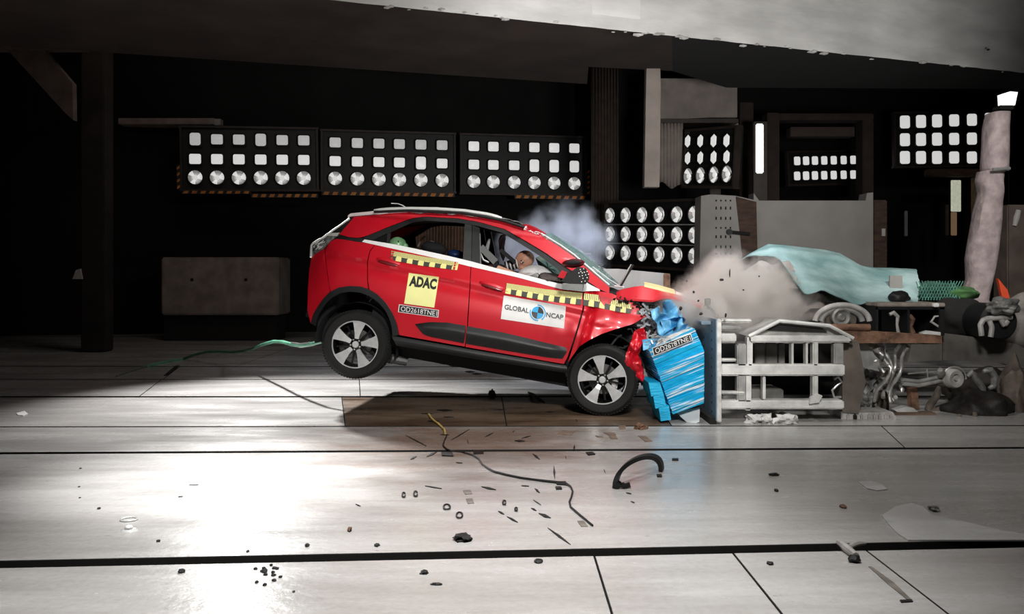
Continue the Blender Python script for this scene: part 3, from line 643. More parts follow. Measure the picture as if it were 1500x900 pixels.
panel('pillar_edge', mat('pillar_edge_grey', (.22, .22, .22), .4, .5, .1), [(702.6, 342), (703.6, 342)], [(703.4, 389), (704.6, 389.4)], off=-.016, thick=.02, nu=1, nv=10, mirror=False)
panel('quarter_divider', blackpl, [(568, 334), (573, 332)], [(566, 358), (570, 359)], off=-.02, thick=.03, nu=2, nv=6)
glassm = mat('window_glass', (0.62, 0.70, 0.70), 0.02, 0, 0.0, 3, trans=0.0)
def glass_mat(name, tint, alpha):
    m = bpy.data.materials.new(name); m.use_nodes = True; nt = m.node_tree; N = nt.nodes; L = nt.links; N.clear()
    out = N.new('ShaderNodeOutputMaterial'); g_ = N.new('ShaderNodeBsdfGlossy'); g_.inputs['Roughness'].default_value = .04
    t = N.new('ShaderNodeBsdfTransparent'); t.inputs[0].default_value = (*tint, 1); d = N.new('ShaderNodeBsdfDiffuse'); d.inputs[0].default_value = (*[c * .8 for c in tint], 1)
    n = N.new('ShaderNodeTexNoise'); n.inputs['Scale'].default_value = 30; mr = N.new('ShaderNodeMapRange'); mr.inputs[3].default_value = alpha * .6; mr.inputs[4].default_value = alpha * 1.4
    L.new(n.outputs[0], mr.inputs[0]); m1 = N.new('ShaderNodeMixShader'); L.new(mr.outputs[0], m1.inputs[0]); L.new(t.outputs[0], m1.inputs[1]); L.new(d.outputs[0], m1.inputs[2])
    lw_ = N.new('ShaderNodeFresnel'); m2 = N.new('ShaderNodeMixShader'); L.new(lw_.outputs[0], m2.inputs[0]); L.new(m1.outputs[0], m2.inputs[1]); L.new(g_.outputs[0], m2.inputs[2]); L.new(m2.outputs[0], out.inputs[0]); return m
teal = glass_mat('teal_screen_glass', (0.42, 0.66, 0.62), .50)
qglass = glass_mat('tinted_quarter_glass', (0.10, 0.11, 0.11), .12)
panel('quarter_glass', qglass, [(549, 352), (568, 337)], [(553, 356), (566, 358.5)], off=-.03, thick=.004, nu=5, nv=3)
# waist tape, stickers
panel('waist_tape', white, [(534, 351), (580, 358.5), (650, 373.5), (690, 383), (730, 394), (760, 400.5), (820, 416), (833, 417)], [(530, 354.5), (580, 365.5), (650, 381), (690, 391), (730, 400), (760, 407), (822, 424), (833, 425.5)], off=.004, thick=.004, nu=40, nv=2, mirror=False, label='long white tape along the window line')
panel('waist_tape', white, [(856, 411), (862, 416), (878, 424)], [(854, 427.5), (862, 426.5), (879, 426.5)], off=.004, thick=.004, nu=4, nv=2, mirror=False)
panel('waist_tape', mat('grey_tape', (.50, .52, .49), .5, 0, .1), [(824, 415), (854, 417)], [(824, 424), (853.5, 427.5)], off=.012, thick=.01, nu=4, nv=2, mirror=False, label='grey tape square under the mirror')
def quad_sticker(name, m, q, off=.004, nu=26, nv=14, label=None): return panel(name, m, [q[0], q[1]], [q[3], q[2]], off=off, thick=.002, nu=nu, nv=nv, mirror=False, label=label)
def in_quad(q, u, v):
    a = [(1 - u) * q[0][k] + u * q[1][k] for k in (0, 1)]; b = [(1 - u) * q[3][k] + u * q[2][k] for k in (0, 1)]
    return ((1 - v) * a[0] + v * b[0], (1 - v) * a[1] + v * b[1])
def text_uv(body, extend=0.0):
    """the letters as flat triangles in a unit box (u right, v down)"""
    cu = bpy.data.curves.new('lettering_source', 'FONT'); cu.body = body; cu.resolution_u = 3; cu.offset = extend
    ob = bpy.data.objects.new('lettering_source', cu); COL.objects.link(ob); bpy.context.view_layer.update()
    me = bpy.data.meshes.new_from_object(ob.evaluated_get(bpy.context.evaluated_depsgraph_get()))
    bt = bmesh.new(); bt.from_mesh(me); hgt = max(v.co.y for v in bt.verts)
    for _ in range(2):
        es = [e for e in bt.edges if e.calc_length() > hgt * .22]
        if es: bmesh.ops.subdivide_edges(bt, edges=es, cuts=1); bmesh.ops.triangulate(bt, faces=bt.faces[:])
    bt.verts.index_update(); vs = [v.co.copy() for v in bt.verts]; fs = [[v.index for v in f.verts] for f in bt.faces]; bt.free()
    bpy.data.objects.remove(ob); bpy.data.curves.remove(cu); bpy.data.meshes.remove(me)
    x0 = min(v.x for v in vs); x1 = max(v.x for v in vs); y0 = min(v.y for v in vs); y1 = max(v.y for v in vs)
    return [((v.x - x0) / (x1 - x0), (y1 - v.y) / (y1 - y0)) for v in vs], fs
def car_text(body, q, box, m, parent, off=.0075, extend=0.0, name='lettering'):
    uv, fs = text_uv(body, extend); u0, v0, u1, v1 = box; mb = MB(); mb.open = True
    mb.add([CP(*in_quad(q, u0 + (u1 - u0) * u, v0 + (v1 - v0) * v), off) for u, v in uv], fs)
    o = mb.build(name, m, parent, local=True, smooth=False); return o
ADQ = [(599, 400), (643, 406), (636, 451), (592, 445)]
st = quad_sticker('square_sticker', ypale, ADQ, label='yellow square sticker with bold black letters')
car_text('ADAC', ADQ, (.06, .07, .96, .42), ink, st, extend=.05)
PQ = [(584.5, 446), (643, 454.5), (642, 465.5), (583, 457.5)]
st = quad_sticker('number_plate_sticker', white, PQ, label='dark number strip with white edge')
quad_sticker('plate_ground', ink, [in_quad(PQ, .02, .08), in_quad(PQ, .98, .08), in_quad(PQ, .98, .92), in_quad(PQ, .02, .92)], off=.006).parent = st
car_text('OD2618TNE1', PQ, (.06, .2, .96, .82), white, st, off=.009)
NQ = [(738, 433), (829, 449), (826, 481.5), (733.5, 467.5)]
st = quad_sticker('logo_sticker', white, NQ, nu=36, label='white rectangular sticker with dark lettering and a blue target disc')
lett = mat('dark_grey_print', (0.05, 0.055, 0.06), .5, 0, .04)
car_text('GLOBAL', NQ, (.035, .36, .425, .57), lett, st, extend=.022); car_text('NCAP', NQ, (.70, .40, .975, .62), lett, st, extend=.022)
mbd = MB(); mbd.open = True; mbk = MB(); mbk.open = True; mbr = MB(); mbr.open = True
def arc_uv(cx, cy, r0, r1, a0, a1, n, off): 
    vs = []; fs = []
    for i in range(n + 1):
        a = a0 + (a1 - a0) * i / n
        for r in (r0, r1): vs.append(CP(*in_quad(NQ, cx + r * math.cos(a) * .355, cy + r * math.sin(a)), off))
    for i in range(n): fs.append((2 * i, 2 * i + 1, 2 * i + 3, 2 * i + 2))
    return vs, fs
for k in range(4): (mbd if k % 2 == 0 else mbk).add(*arc_uv(.565, .49, .001, .27, PI / 2 * k + .05, PI / 2 * (k + 1) + .05, 8, .0085))
mbr.add(*arc_uv(.565, .49, .31, .36, -1.7, .9, 14, .0085)); mbr.add(*arc_uv(.565, .49, .31, .36, 1.4, 3.4, 12, .0085))
dk = mbd.build('target_disc', cyan, st, local=True, smooth=False); mbk.build('target_quarter', ink, st, local=True, smooth=False); mbr.build('target_ring', cyan, st, local=True, smooth=False)
def ruler(top, bot, nblk, label, ntick=4, start=0, redends=True):
    o = panel('ruler_sticker', yellow, top, bot, off=.004, thick=.002, nu=40, nv=2, mirror=False, label=label)
    T = resample(top, nblk * ntick * 2); B = resample(bot, nblk * ntick * 2); mb = MB(); mb.open = True
    at = lambda i, v: CP(T[i][0] + (B[i][0] - T[i][0]) * v, T[i][1] + (B[i][1] - T[i][1]) * v, .007)
    for b_ in range(nblk):
        if (b_ + start) % 2 == 0:
            i0 = b_ * ntick * 2; i1 = i0 + ntick * 2
            for i in range(i0, i1): mb.add([at(i, .52), at(i + 1, .52), at(i + 1, 1), at(i, 1)], [(0, 1, 2, 3)])
        for t in range(ntick):
            i = (b_ * ntick + t) * 2; v1 = .62 if t == 0 else .45; a0, a1 = at(i, 0), at(i, v1); b0, b1 = at(i + 1, 0), at(i + 1, v1); mb.add([a0, a0.lerp(b0, .66), a1.lerp(b1, .66), a1], [(0, 1, 2, 3)])
    mb.build('scale_marks', mat('scale_black', (.05, .05, .04), .5, 0, .1), o, local=True, smooth=False, kind='stuff')
    if redends:
        mr_ = MB(); mr_.open = True; nn = nblk * ntick * 2
        for (i0, i1) in ((1, 4), (nn - 6, nn - 3)):
            for (v0, v1) in ((.05, .25), (.35, .55), (.65, .95)): mr_.add([at(i0, v0) - Vector((0, .002, 0)), at(i1, v0) - Vector((0, .002, 0)), at(i1, v1) - Vector((0, .002, 0)), at(i0, v1) - Vector((0, .002, 0))], [(0, 1, 2, 3)])
        mr_.build('red_numerals', redprint, o, local=True, smooth=False, kind='stuff')
ruler([(573, 367.5), (620, 376), (672, 384)], [(571, 381), (618, 389.5), (669.5, 396)], 12, 'short yellow and black ruler strip on the rear door', 4)
ruler([(742, 415), (800, 424), (853, 429.5)], [(740, 430), (800, 441), (851, 447)], 14, 'long yellow and black ruler strip on the front door', 4, 1, False)
ruler([(855, 430), (875, 432), (905, 440.5), (930, 447), (950, 452)], [(854, 447.5), (875, 450.5), (905, 457), (930, 460.5), (948, 461.5)], 12, 'buckled yellow and black ruler strip on the crushed wing', 3, 0, False)
# door handles
for (x0, y0, x1, y1, d_) in ((552, 379, 586, 389, 0), (703, 413.5, 739, 426, 0)):
    a = CP(x0, y0, .012); b = CP(x1, y1, .012); c = (a + b) / 2; L_ = (b - a).length
    for sgn in (1, -1):
        cc = Vector((c.x, c.y * sgn, c.z)); R_ = Matrix.Rotation(-math.atan2(b.z - a.z, b.x - a.x), 3, 'Y')
        mb = MB(); mb.blob((0, 0, 0), (L_ * .52, .022, .034), 1, 0, 3); mb.v = [cc + Vector((0, .008 * sgn, .002)) + R_ @ q for q in mb.v]
        hh = mb.build('door_handle', paint, car, local=True)
        mb = MB(); mb.blob((0, 0, 0), (L_ * .44, .012, .016), 1, 0, 2); mb.v = [cc + Vector((0, -.018 * sgn, -.012)) + R_ @ q for q in mb.v]
        mb.build('grip_recess', mat('shaded_red_paint', (0.16, .003, .006), .35, 0, .1, coat=.6), hh, local=True)  # darker red paints the shade of the hollow behind the handle
# ---- rails, roof, spoiler, tail
roof_line = [(548, 308.5), (570, 306.5), (600, 305.6), (640, 306.2), (680, 308.8), (715, 314), (735, 319.5)]
def rail_pts(pl, n, y=-.56): return [CP(x, y_, y=y) for x, y_ in resample(pl, n)]
for sgn in (1, -1):
    pts = rail_pts(roof_line, 24); mb = MB(); mb.tube([Vector((q.x, q.y * sgn, q.z)) for q in pts], [.012] + [.018] * 23 + [.012], 10); mb.build('roof_rail', silver, car, local=True)
    pts = rail_pts([(548, 310.5), (600, 308.5), (680, 312), (735, 322.5), (768, 333)], 24, -.565); mb = MB(); mb.tube([Vector((q.x, q.y * sgn, q.z)) for q in pts], .016, 8); mb.build('rail_foot', blackpl, car, local=True)
edge = [CP(x, y_) for x, y_ in resample([(545, 315.5), (570, 312.5), (600, 310.8), (640, 311), (680, 313.5), (720, 318.5)], 20)]
def loft(edge, crown, fwd, n=16, inset=.0, lift=0.0):
    rows = []
    for q in edge:
        row = []
        for i in range(n + 1):
            s_ = -1 + 2 * i / n; k = 1 - s_ * s_
            row.append(Vector((q.x + fwd * k, (abs(q.y) - inset) * s_, q.z + lift + crown * k)))
        rows.append(row)
    return rows
def skin(name, m, rows, label=None, thick=(0, 0, -.02), auto=60):
    mb = MB(); mb.grid(rows, thick); return mb.build(name, m, car, local=True, label=label, auto=auto)
skin('roof_panel', roofw, loft(edge, .035, 0))
edge = [CP(x, y_) for x, y_ in resample([(720, 318.5), (750, 325), (764, 330.5)], 8)]; skin('roof_glass_panel', mat('gloss_black', (.012, .012, .012), .1, 0, .1, coat=1), loft(edge, .035, 0, lift=.002))
edge = [CP(x, y_) for x, y_ in resample([(764, 330.5), (775, 335), (792, 345)], 6)]; skin('roof_front_edge', paint, loft(edge, .04, .03, lift=.003))
edge = [CP(x, y_) for x, y_ in resample([(792, 345), (820, 362), (840, 376), (863, 396), (892, 421)], 22)]; wsr = loft(edge, .045, .10, 20, .015, .008); skin('windscreen', teal, wsr, 'cracked teal-tinted windscreen', (0, 0, -.006))
mb = MB(); R0 = random.Random(3)
for q in range(46):
    a = wsr[R0.randrange(2, 22)][R0.randrange(0, 20)]; mb.tube([a + Vector((0, 0, .004)), a + Vector((R0.uniform(-.1, .1), R0.uniform(-.15, .15), R0.uniform(-.03, .03)))], .0012, 3)
mb.build('glass_cracks', mat('crack_white', (.75, .8, .8), .4, 0, .1), car, local=True, kind='stuff')
for sgn in (1, -1):
    mb = MB(); mb.tube([Vector((r[0 if sgn == 1 else -1].x, r[0 if sgn == 1 else -1].y, r[0].z + .012)) for r in wsr], .010, 6); mb.build('screen_moulding', silver, car, local=True)
# spoiler: pale top blade with black edges
e2 = [CP(x, y_) for x, y_ in resample([(508.5, 316), (512, 313), (548, 309.5)], 8)]
mb = MB(); rows_ = loft(e2, .02, -.02, 14, .03, .004); mb.grid(rows_, (0, 0, -.035)); mb.build('rear_spoiler', mat('pale_spoiler', (.80, .72, .70), .25, 0, .05, coat=.8), car, local=True, label='pale glossy roof spoiler blade')
tail = [(512, 321), (500, 329), (484, 340), (470, 350), (458, 357), (456.5, 376), (453, 395), (451, 425), (450.5, 455), (456, 474)]
e3 = [CP(x, y_) for x, y_ in resample(tail[:6], 14)]; skin('tailgate', mat('dark_tailgate', (.012, .012, .013), .2, 0, .1, coat=1), loft(e3, 0, -.06, 14), thick=(.03, 0, 0))
e3 = [CP(x, y_) for x, y_ in resample(tail[5:], 14)]; skin('rear_bumper_skin', paint, loft(e3, 0, -.07, 14), thick=(.03, 0, 0))
panel('rear_pillar_trim', mat('gloss_black', None), [(514, 320), (519, 319)], [(484, 342), (497, 343.5)], off=.0, nu=4, nv=8) if False else panel('rear_pillar_trim', blackpl, [(511, 322), (519, 319)], [(482, 343), (497, 343.5)], off=-.004, nu=4, nv=8)
for sgn in (1, -1):
    pts = [CP(x, y_, .012) for x, y_ in resample([(455.5, 377), (456.5, 358), (472, 349), (490, 336), (512, 320.5)], 20)]
    mb = MB(); mb.tube([Vector((q.x, q.y * sgn, q.z)) for q in pts], [.012] * 8 + [.010] * 13, 8); mb.build('chrome_trim', mat('pale_lamp_edge', (.75, .75, .72), .3, .3, .1), car, local=True)
lampr = panel('tail_lamp', mat('tail_lamp_glass', (0.10, 0.10, 0.10), .12, .4, .5, 22, coat=1, col2=(.5, .5, .48)), [(457.5, 358), (470, 350.5), (480, 344), (497, 344.5)], [(457.5, 376), (463, 371.5), (475, 364), (484, 353.5)], off=.008, nu=12, nv=5, label='clear smoked tail lamp with white facets')
panel('lamp_bar', mat('pale_grey_reflector', (.55, .54, .5), .4, 0, .05), [(481, 341.5), (497.5, 341)], [(476, 345.5), (493, 346)], off=.014, nu=4, nv=2)
mb = MB(); R0 = random.Random(9)
for k in range(16):
    a = CP(R0.uniform(459, 472), R0.uniform(356, 368), .016); b = a + Vector((R0.uniform(.02, .07), -.002, R0.uniform(.0, .05))); mb.tube([a, b], .0035, 4)
mb.build('lamp_filament', white, lampr, local=True, kind='stuff')
# antenna
mb = MB(); pts = [CP(x, y_, y=-.05) for x, y_ in ((594, 304), (590, 301), (583, 298.5), (573, 298))]; mb.tube(pts, [.006, .005, .005, .006], 6); mb.build('antenna', silver, car, local=True)
# numbers of small white chips on the roof edge
mb = MB(); R0 = random.Random(12)
for k in range(26): q = CP(R0.uniform(765, 800), 0, y=-.6) if False else CP(*(lambda t: (766 + 36 * t, 332 + 17.5 * t + R0.uniform(-3, 3)))(R0.random()), .004); mb.blob(q, (R0.uniform(.006, .02), .003, .004), k, .3, 1)
mb.build('broken_glass_flecks', mat('glass_flecks', (.85, .82, .82), .3, 0, .1), car, local=True, kind='stuff')
# ---- inner body: floor tub, bulkheads, headliner, arch liners
mb = MB(); mb.box((0.95, 0, .10), (2.9, 1.24, .34)); mb.box((0.95, 0, .06), (1.7, 1.5, .08)); mb.box((-.50, 0, .36), (.30, 1.2, .40)); mb.box((2.05, 0, .40), (.1, 1.3, .5)); mb.build('floor_pan', dark, car, local=True)
edge = [CP(x, y_) for x, y_ in resample([(560, 319), (600, 315), (640, 315), (680, 318), (740, 330)], 16)]; skin('headliner', dark, loft(edge, .02, 0, 10, .05, -.035))
for sgn in (1, -1):
    mb = MB(); mb.box((.95, sgn * .76, .30), (1.7, .05, .52)); mb.build('door_card', dark, car, local=True)
fh = CP(882, 557, y=HUBY - .005)
HUBF = Vector((fh.x, HUBY, fh.z))
def liner(c, r, name='arch_liner'):
    for sgn in (1, -1):
        mb = MB(); M_ = Matrix.Translation(Vector((c.x, 0, c.z))); y0, y1 = sgn * .86, sgn * .55
        mb.lathe([(r, y0), (r, y1)], 28, M_, False, -.15, PI + .15); mb.lathe([(r, y1), (.02, y1)], 28, M_, False, -.15, PI + .15); mb.open = True
        mb.build(name, dark, car, local=True)
liner(Vector((0, 0, 0)), .43); liner(HUBF + Vector((0, 0, .06)), .40)
# engine bay wreck
bay = MB(); R0 = random.Random(21)
mb = MB(); mb.box((2.45, 0.05, .42), (.75, 1.2, .45), None, .03); eb = mb.build('engine_block', blackpl, car, local=True, label='black crushed engine bay')
for k in range(150):
    px_ = R0.uniform(900, 966); py_ = R0.uniform(440, 505) if px_ > 938 else R0.uniform(436, 452); q = CP(px_, py_, y=-R0.uniform(.55, .84))
    bay.box(q, (R0.uniform(.015, .08), R0.uniform(.01, .03), R0.uniform(.005, .03)), Matrix.Rotation(R0.uniform(0, 3), 3, Vector((R0.random(), R0.random(), R0.random() + .1)).normalized()), .003)
bay.build('crushed_black_fragments', blackpl, eb, local=True, kind='stuff', smooth=False)
bay = MB()
for k in range(60):
    px_ = R0.uniform(938, 968); py_ = R0.uniform(448, 506); q = CP(px_, py_, y=-R0.uniform(.80, .90)); d_ = Vector((R0.uniform(-1, 1), R0.uniform(-.3, .3), R0.uniform(-1, 1))).normalized() * R0.uniform(.015, .06)
    bay.box(q, (.006, .02, d_.length * 1.6), d_.to_track_quat('Z', 'Y').to_matrix())
bay.build('broken_headlamp_glass', mat('shard_grey', (.5, .52, .54), .2, .3, .3, coat=1), eb, local=True, kind='stuff', smooth=False)
bay = MB()
for k in range(26):
    a = CP(R0.uniform(870, 935), R0.uniform(478, 520), y=-R0.uniform(.6, .84)); b = a + Vector((R0.uniform(-.1, .12), R0.uniform(-.02, .02), R0.uniform(-.12, .1))); bay.tube([a, a.lerp(b, .5) + Vector((0, 0, R0.uniform(-.03, .03))), b], R0.uniform(.004, .014), 6)
bay.build('torn_hoses', mat('dull_black_hose', (.05, .05, .05), .4, .2, .4), eb, local=True, kind='stuff')
mb = MB(); mb.tube([CP(x, y_, y=-.90) for x, y_ in ((913, 522), (917, 530), (925, 545), (936, 556), (950, 562))], [.006, .014, .014, .012, .006], 8); mb.build('arch_trim_strip', mat('worn_black_trim', (.07, .07, .065), .4, 0, .3), car, local=True)
# buckled bonnet
def bon(pl, y, n=26): return [CP(x, y_, y=y) for x, y_ in resample(pl, n)]
lip = bon([(903, 432), (906, 436), (925, 438), (956, 440), (966, 437), (978, 434), (1000, 440), (1030, 450)], -.80)
rid = bon([(903, 428), (915, 424), (940, 418.5), (958, 422), (975, 427), (1002, 434), (1034, 446)], -.66)
rows_ = [lip, rid]
for k in range(1, 12):
    y = -.66 + k * .12; rows_.append([Vector((q.x + .10 * (1 - (y / .66) ** 2) * (0 if i > 12 else 1) * .3, y, q.z - .004 + .022 * noise.noise(Vector((q.x * 5, y * 4, 0))) - .02 * (k > 2))) for i, q in enumerate(rid)])
mb = MB(); mb.grid(rows_, (0, 0, -.02)); hood = mb.build('bonnet', paint, car, local=True, label='red bonnet folded upward', auto=25)
t_ = bon([(944, 417.5), (966, 422.5), (989, 429)], -.665, 8); mb = MB(); mb.grid([[q + Vector((0, -.01, -.018)) for q in t_], [q + Vector((0, 0, .006)) for q in t_], [q + Vector((0, .22, .03)) for q in t_]], (0, 0, -.003)); mb.build('yellow_tape', mat('ochre_tape', (.80, .62, .30), .5, 0, .08), hood, local=True)
t_ = bon([(990, 428.5), (1003, 433)], -.66, 5); mb = MB(); mb.grid([[q + Vector((0, -.012, -.02)) for q in t_], [q + Vector((0, 0, .008)) for q in t_], [q + Vector((0, .2, .012)) for q in t_]], (0, 0, -.003)); mb.build('white_marking', white, hood, local=True)
mb = MB(); c_ = [CP(x, y_, y=-.70) for x, y_ in ((878, 424), (895, 427), (906, 432))]; mb.grid([[q for q in c_], [q + Vector((.02, .7, .03)) for q in c_], [q + Vector((0, 1.4, 0)) for q in c_]], (0, 0, -.04)); mb.build('cowl', blackpl, car, local=True)
a = CP(909, 420, y=-.45); b = CP(927.5, 388, y=-.45); mb = MB(); mb.tube([a, a.lerp(b, .5), b], [.012, .010, .014], 6); wi = mb.build('wiper', blackpl, car, local=True)
mb = MB(); o_ = Vector((-.022, -.01, 0)); mb.tube([a + o_, b + o_], .006, 6); mb.build('wiper_edge', steel, wi, local=True)
for (p0, p1) in (((890, 408), (910, 421)), ((893, 418), (914, 421)), ((868, 391), (905, 419))):
    mb = MB(); a = CP(*p0, y=-.5); b = CP(*p1, y=-.45); mb.tube([a, b], .006, 6); mb.build('chrome_strip', silver, car, local=True)
# ---- wheels
def wheel(c, R=.350, RR=.242, phase=88, steer=0.0, near=True, parts=True, label=None):
    M = Matrix.Translation(c) @ Matrix.Rotation(steer, 4, 'Z')
    if not near: M = Matrix.Translation(c) @ Matrix.Rotation(PI, 4, 'Z')
    W_ = .205; prof = [(RR - .012, .03), (RR + .004, .0), (RR + .03, -.012), (RR + .075, -.014), (R - .022, -.004), (R - .006, .010), (R, .030)]
    for g_ in (.055, .095, .135): prof += [(R, g_ - .008), (R - .008, g_ - .006), (R - .008, g_ + .004), (R, g_ + .006)]
    prof += [(R, W_ - .03), (R - .008, W_ - .006), (RR + .06, W_ + .008), (RR, W_ - .01)]
    mb = MB(); mb.lathe(prof, 64, M); mb.open = True; o = mb.build('tyre', rubber, car, local=True, label=label)
    mb = MB(); n_ = 72
    for k in range(n_):
        a = 2 * PI * k / n_
        for y_ in (.018, W_ - .018): 
            p = M @ Vector(((R - .002) * math.cos(a), y_, (R - .002) * math.sin(a))); mb.box(p, (.009, .022, .018), (M.to_3x3() @ Matrix.Rotation(-a, 3, 'Y')))
    mb.build('tread_blocks', rubber, o, local=True, kind='stuff', smooth=False)
    mb = MB(); mb.lathe([(RR, -.004), (RR, .006), (RR - .012, .008), (RR - .018, .04), (RR - .03, .12), (RR - .02, .18)], 56, M); mb.open = True; rim = mb.build('rim', alloyblk, car, local=True)
    mb = MB(); mb.lathe([(RR + .002, .0), (RR + .001, -.006), (RR - .008, -.006), (RR - .010, .004)], 56, M); mb.build('rim_lip', alloy, rim, local=True)
    mb = MB(); mb.lathe([(.001, .10), (.150, .10), (.150, .112)], 40, M); mb.build('brake_disc', mat('brake_disc_metal', (.16, .15, .14), .4, .6, .2), rim, local=True)
    a = math.radians(12 if phase < 100 else -12); q = M @ Vector((.125 * math.cos(a), .075, .125 * math.sin(a))); mb = MB(); mb.box(q, (.06, .05, .11), M.to_3x3(), .015); mb.build('brake_caliper', mat('caliper_grey', (.42, .41, .40), .4, .5, .3), rim, local=True)
    for k in range(5):
        a = math.radians(phase + 72 * k); R2 = M.to_3x3() @ Matrix.Rotation(-a, 3, 'Y')
        def sp(r, wd, y): return [M.translation + R2 @ Vector((r, y, -wd)), M.translation + R2 @ Vector((r, y, wd))]
        st_ = [(.058, .021, .020), (.10, .026, .010), (.15, .040, .004), (.19, .053, .000), (RR - .006, .070, -.002)]
        vs = []; 
        for (r, wd, y) in st_: vs += sp(r, wd, y) + sp(r, wd * .9, y + .03)
        fs = []
        for i in range(4):
            b0, b1 = i * 4, i * 4 + 4; fs += [(b0, b0 + 1, b1 + 1, b1), (b0 + 2, b1 + 2, b1 + 3, b0 + 3), (b0, b1, b1 + 2, b0 + 2), (b0 + 1, b0 + 3, b1 + 3, b1 + 1)]
        fs += [(0, 2, 3, 1), (16, 17, 19, 18)]
        mb = MB(); mb.add(vs, fs); mb.build('spoke', alloy, rim, local=True, smooth=False)
        a2 = a + math.radians(36); mb = MB(); R3 = M.to_3x3() @ Matrix.Rotation(-a2, 3, 'Y')
        mb.box(M.translation + R3 @ Vector((.125, .035, 0)), (.16, .02, .018), R3); mb.build('black_spoke', alloyblk, rim, local=True, smooth=False)
    mb = MB(); mb.lathe([(.001, .004), (.026, .004), (.034, .010), (.036, .05), (.001, .06)], 24, M); mb.build('hub_cap', mat('hub_cap_silver', (.7, .7, .7), .3, .3, .1), rim, local=True)
    mb = MB(); mb.lathe([(.036, .02), (.066, .024), (.070, .06)], 28, M); mb.build('hub', alloyblk, rim, local=True)
    for k in range(5):
        a = math.radians(phase + 72 * k + 36); q = M @ Vector((.052 * math.cos(a), .014, .052 * math.sin(a))); mb = MB(); mb.blob(q, (.0095, .012, .0095), 1, 0, 2); mb.build('lug_nut', steel, rim, local=True)
    return o
wheel(Vector((0, HUBY, 0)), phase=88, label='rear tyre lifted off the floor')
wheel(Vector((0, -HUBY, 0)), near=False)
wheel(HUBF, phase=107, steer=math.radians(-7), label='front tyre resting on the floor')
wheel(Vector((HUBF.x, -HUBY, HUBF.z)), near=False)
mb = MB(); mb.tube([(0, -.66, 0), (0, .66, 0)], .04, 10); mb.tube([(HUBF.x, -.66, HUBF.z), (HUBF.x, .66, HUBF.z)], .035, 10); mb.tube([(.1, -.1, -.06), (1.0, -.1, -.08), (1.9, -.1, -.06)], .03, 10); mb.tube([(.35, -.66, -.10), (.5, -.6, -.11)], .05, 10); mb.build('axle', mat('underbody_steel', (.12, .12, .12), .5, .5, .3), car, local=True)
# mirror
a = CP(838, 398, .16); mr = MB()
def at(px_, py_, y): return CP(px_, py_, y=y)
mr.add([at(x, y_, yy) for yy in (-.98, -1.10) for x, y_ in ((832, 402), (846, 391), (858, 393), (863, 402), (863, 410), (858, 416.5), (834, 416), (821, 412))], [(0, 1, 2, 3, 4, 5, 6, 7), (8, 9, 10, 11, 12, 13, 14, 15)] + [(i, (i + 1) % 8, 8 + (i + 1) % 8, 8 + i) for i in range(8)])
mo = mr.build('door_mirror', blackpl, car, local=True, label='broken door mirror flipped outward with dotted black housing', smooth=False)
mb = MB()
for (x, y_) in ((850, 395), (855, 394), (860, 398), (853, 400), (858, 403), (849, 405), (854, 408), (860, 407), (851, 398), (856, 399), (862, 402), (857, 412), (852, 413), (853, 404), (848, 400)): q = at(x, y_, -1.102); mb.lathe([(.001, 0), (.006, 0), (.006, .01)], 8, Matrix.Translation(q))
mb.build('white_dots', white, mo, local=True, kind='stuff')
q = at(840, 386, -1.02); mb = MB(); mb.blob((0, 0, 0), (.112, .07, .045), 4, .05, 3); R_ = Ry(-.22); mb.v = [q + R_ @ v for v in mb.v]; mb.build('mirror_cap', mat('shaded_red_paint', None) if False else mat('dark_red_cap', (.10, .008, .012), .3, 0, .3, coat=.6), mo, local=True)
q = at(840, 385, -1.085); mb = MB(); mb.blob((0, 0, 0), (.075, .02, .022), 4, .05, 3); mb.v = [q + R_ @ v for v in mb.v]; mb.build('cap_opening', dark, mo, local=True)
mb = MB(); mb.add([at(x, y_, yy) for yy in (-.97, -1.08) for x, y_ in ((823, 396), (831, 399), (826, 409), (817, 406))], [(0, 1, 2, 3), (4, 5, 6, 7)] + [(i, (i + 1) % 4, 4 + (i + 1) % 4, 4 + i) for i in range(4)]); mb.build('mirror_stalk', paint, mo, local=True, smooth=False)
mb = MB(); mb.tube([at(825, 411, -.95), at(822, 409, -.84)], .03, 8); mb.build('mirror_foot', blackpl, mo, local=True)
# ---- cabin
def seat(x, y, head=(0, 0)):
    mb = MB(); mb.box((x, y, .36), (.48, .46, .12), Ry(-.1), .05); s_ = mb.build('car_seat', dark, car, local=True)
    mb = MB(); mb.box((x - .26, y, .66), (.11, .44, .56), Ry(-.25), .045); mb.build('seat_back', mat('seat_fabric', (.03, .03, .03), .8, 0, .2, 9), s_, local=True)
    mb = MB(); mb.box((x - .34, y, 1.0), (.08, .24, .16), Ry(-.25), .035); mb.build('head_restraint', mat('seat_fabric', None) if False else dark, s_, local=True); return s_
seat(1.60, -.36); seat(1.60, .36); seat(.72, 0.36); seat(.72, -.36)
def cpy(px, py, y): return CP(px, py, y=y)
sl = mat('outline_grey', (.45, .45, .44), .4, .3, .1)
mb = MB(); mb.tube([cpy(612, 361, .2), cpy(620, 348, .2), cpy(624, 346, .2)], .008, 6); mb.tube([cpy(626, 356, .1), cpy(632, 353.5, .1), cpy(640, 358, .1), cpy(650, 366, .1)], .009, 6); mb.build('headrest_frame', sl, car, local=True)
mb = MB(); q = cpy(636, 364, .12); mb.blob(q, (.15, .1, .075), 3, .15, 3); mb.build('rear_seat_top', dark, car, local=True)
mb = MB(); q = cpy(668, 373, .1); mb.blob(q, (.10, .1, .055), 3, .1, 3); mb.build('blue_cushion', mat('navy_fabric', (.01, .03, .10), .4, 0, .2, coat=.3), car, local=True, label='small navy blue cushion')
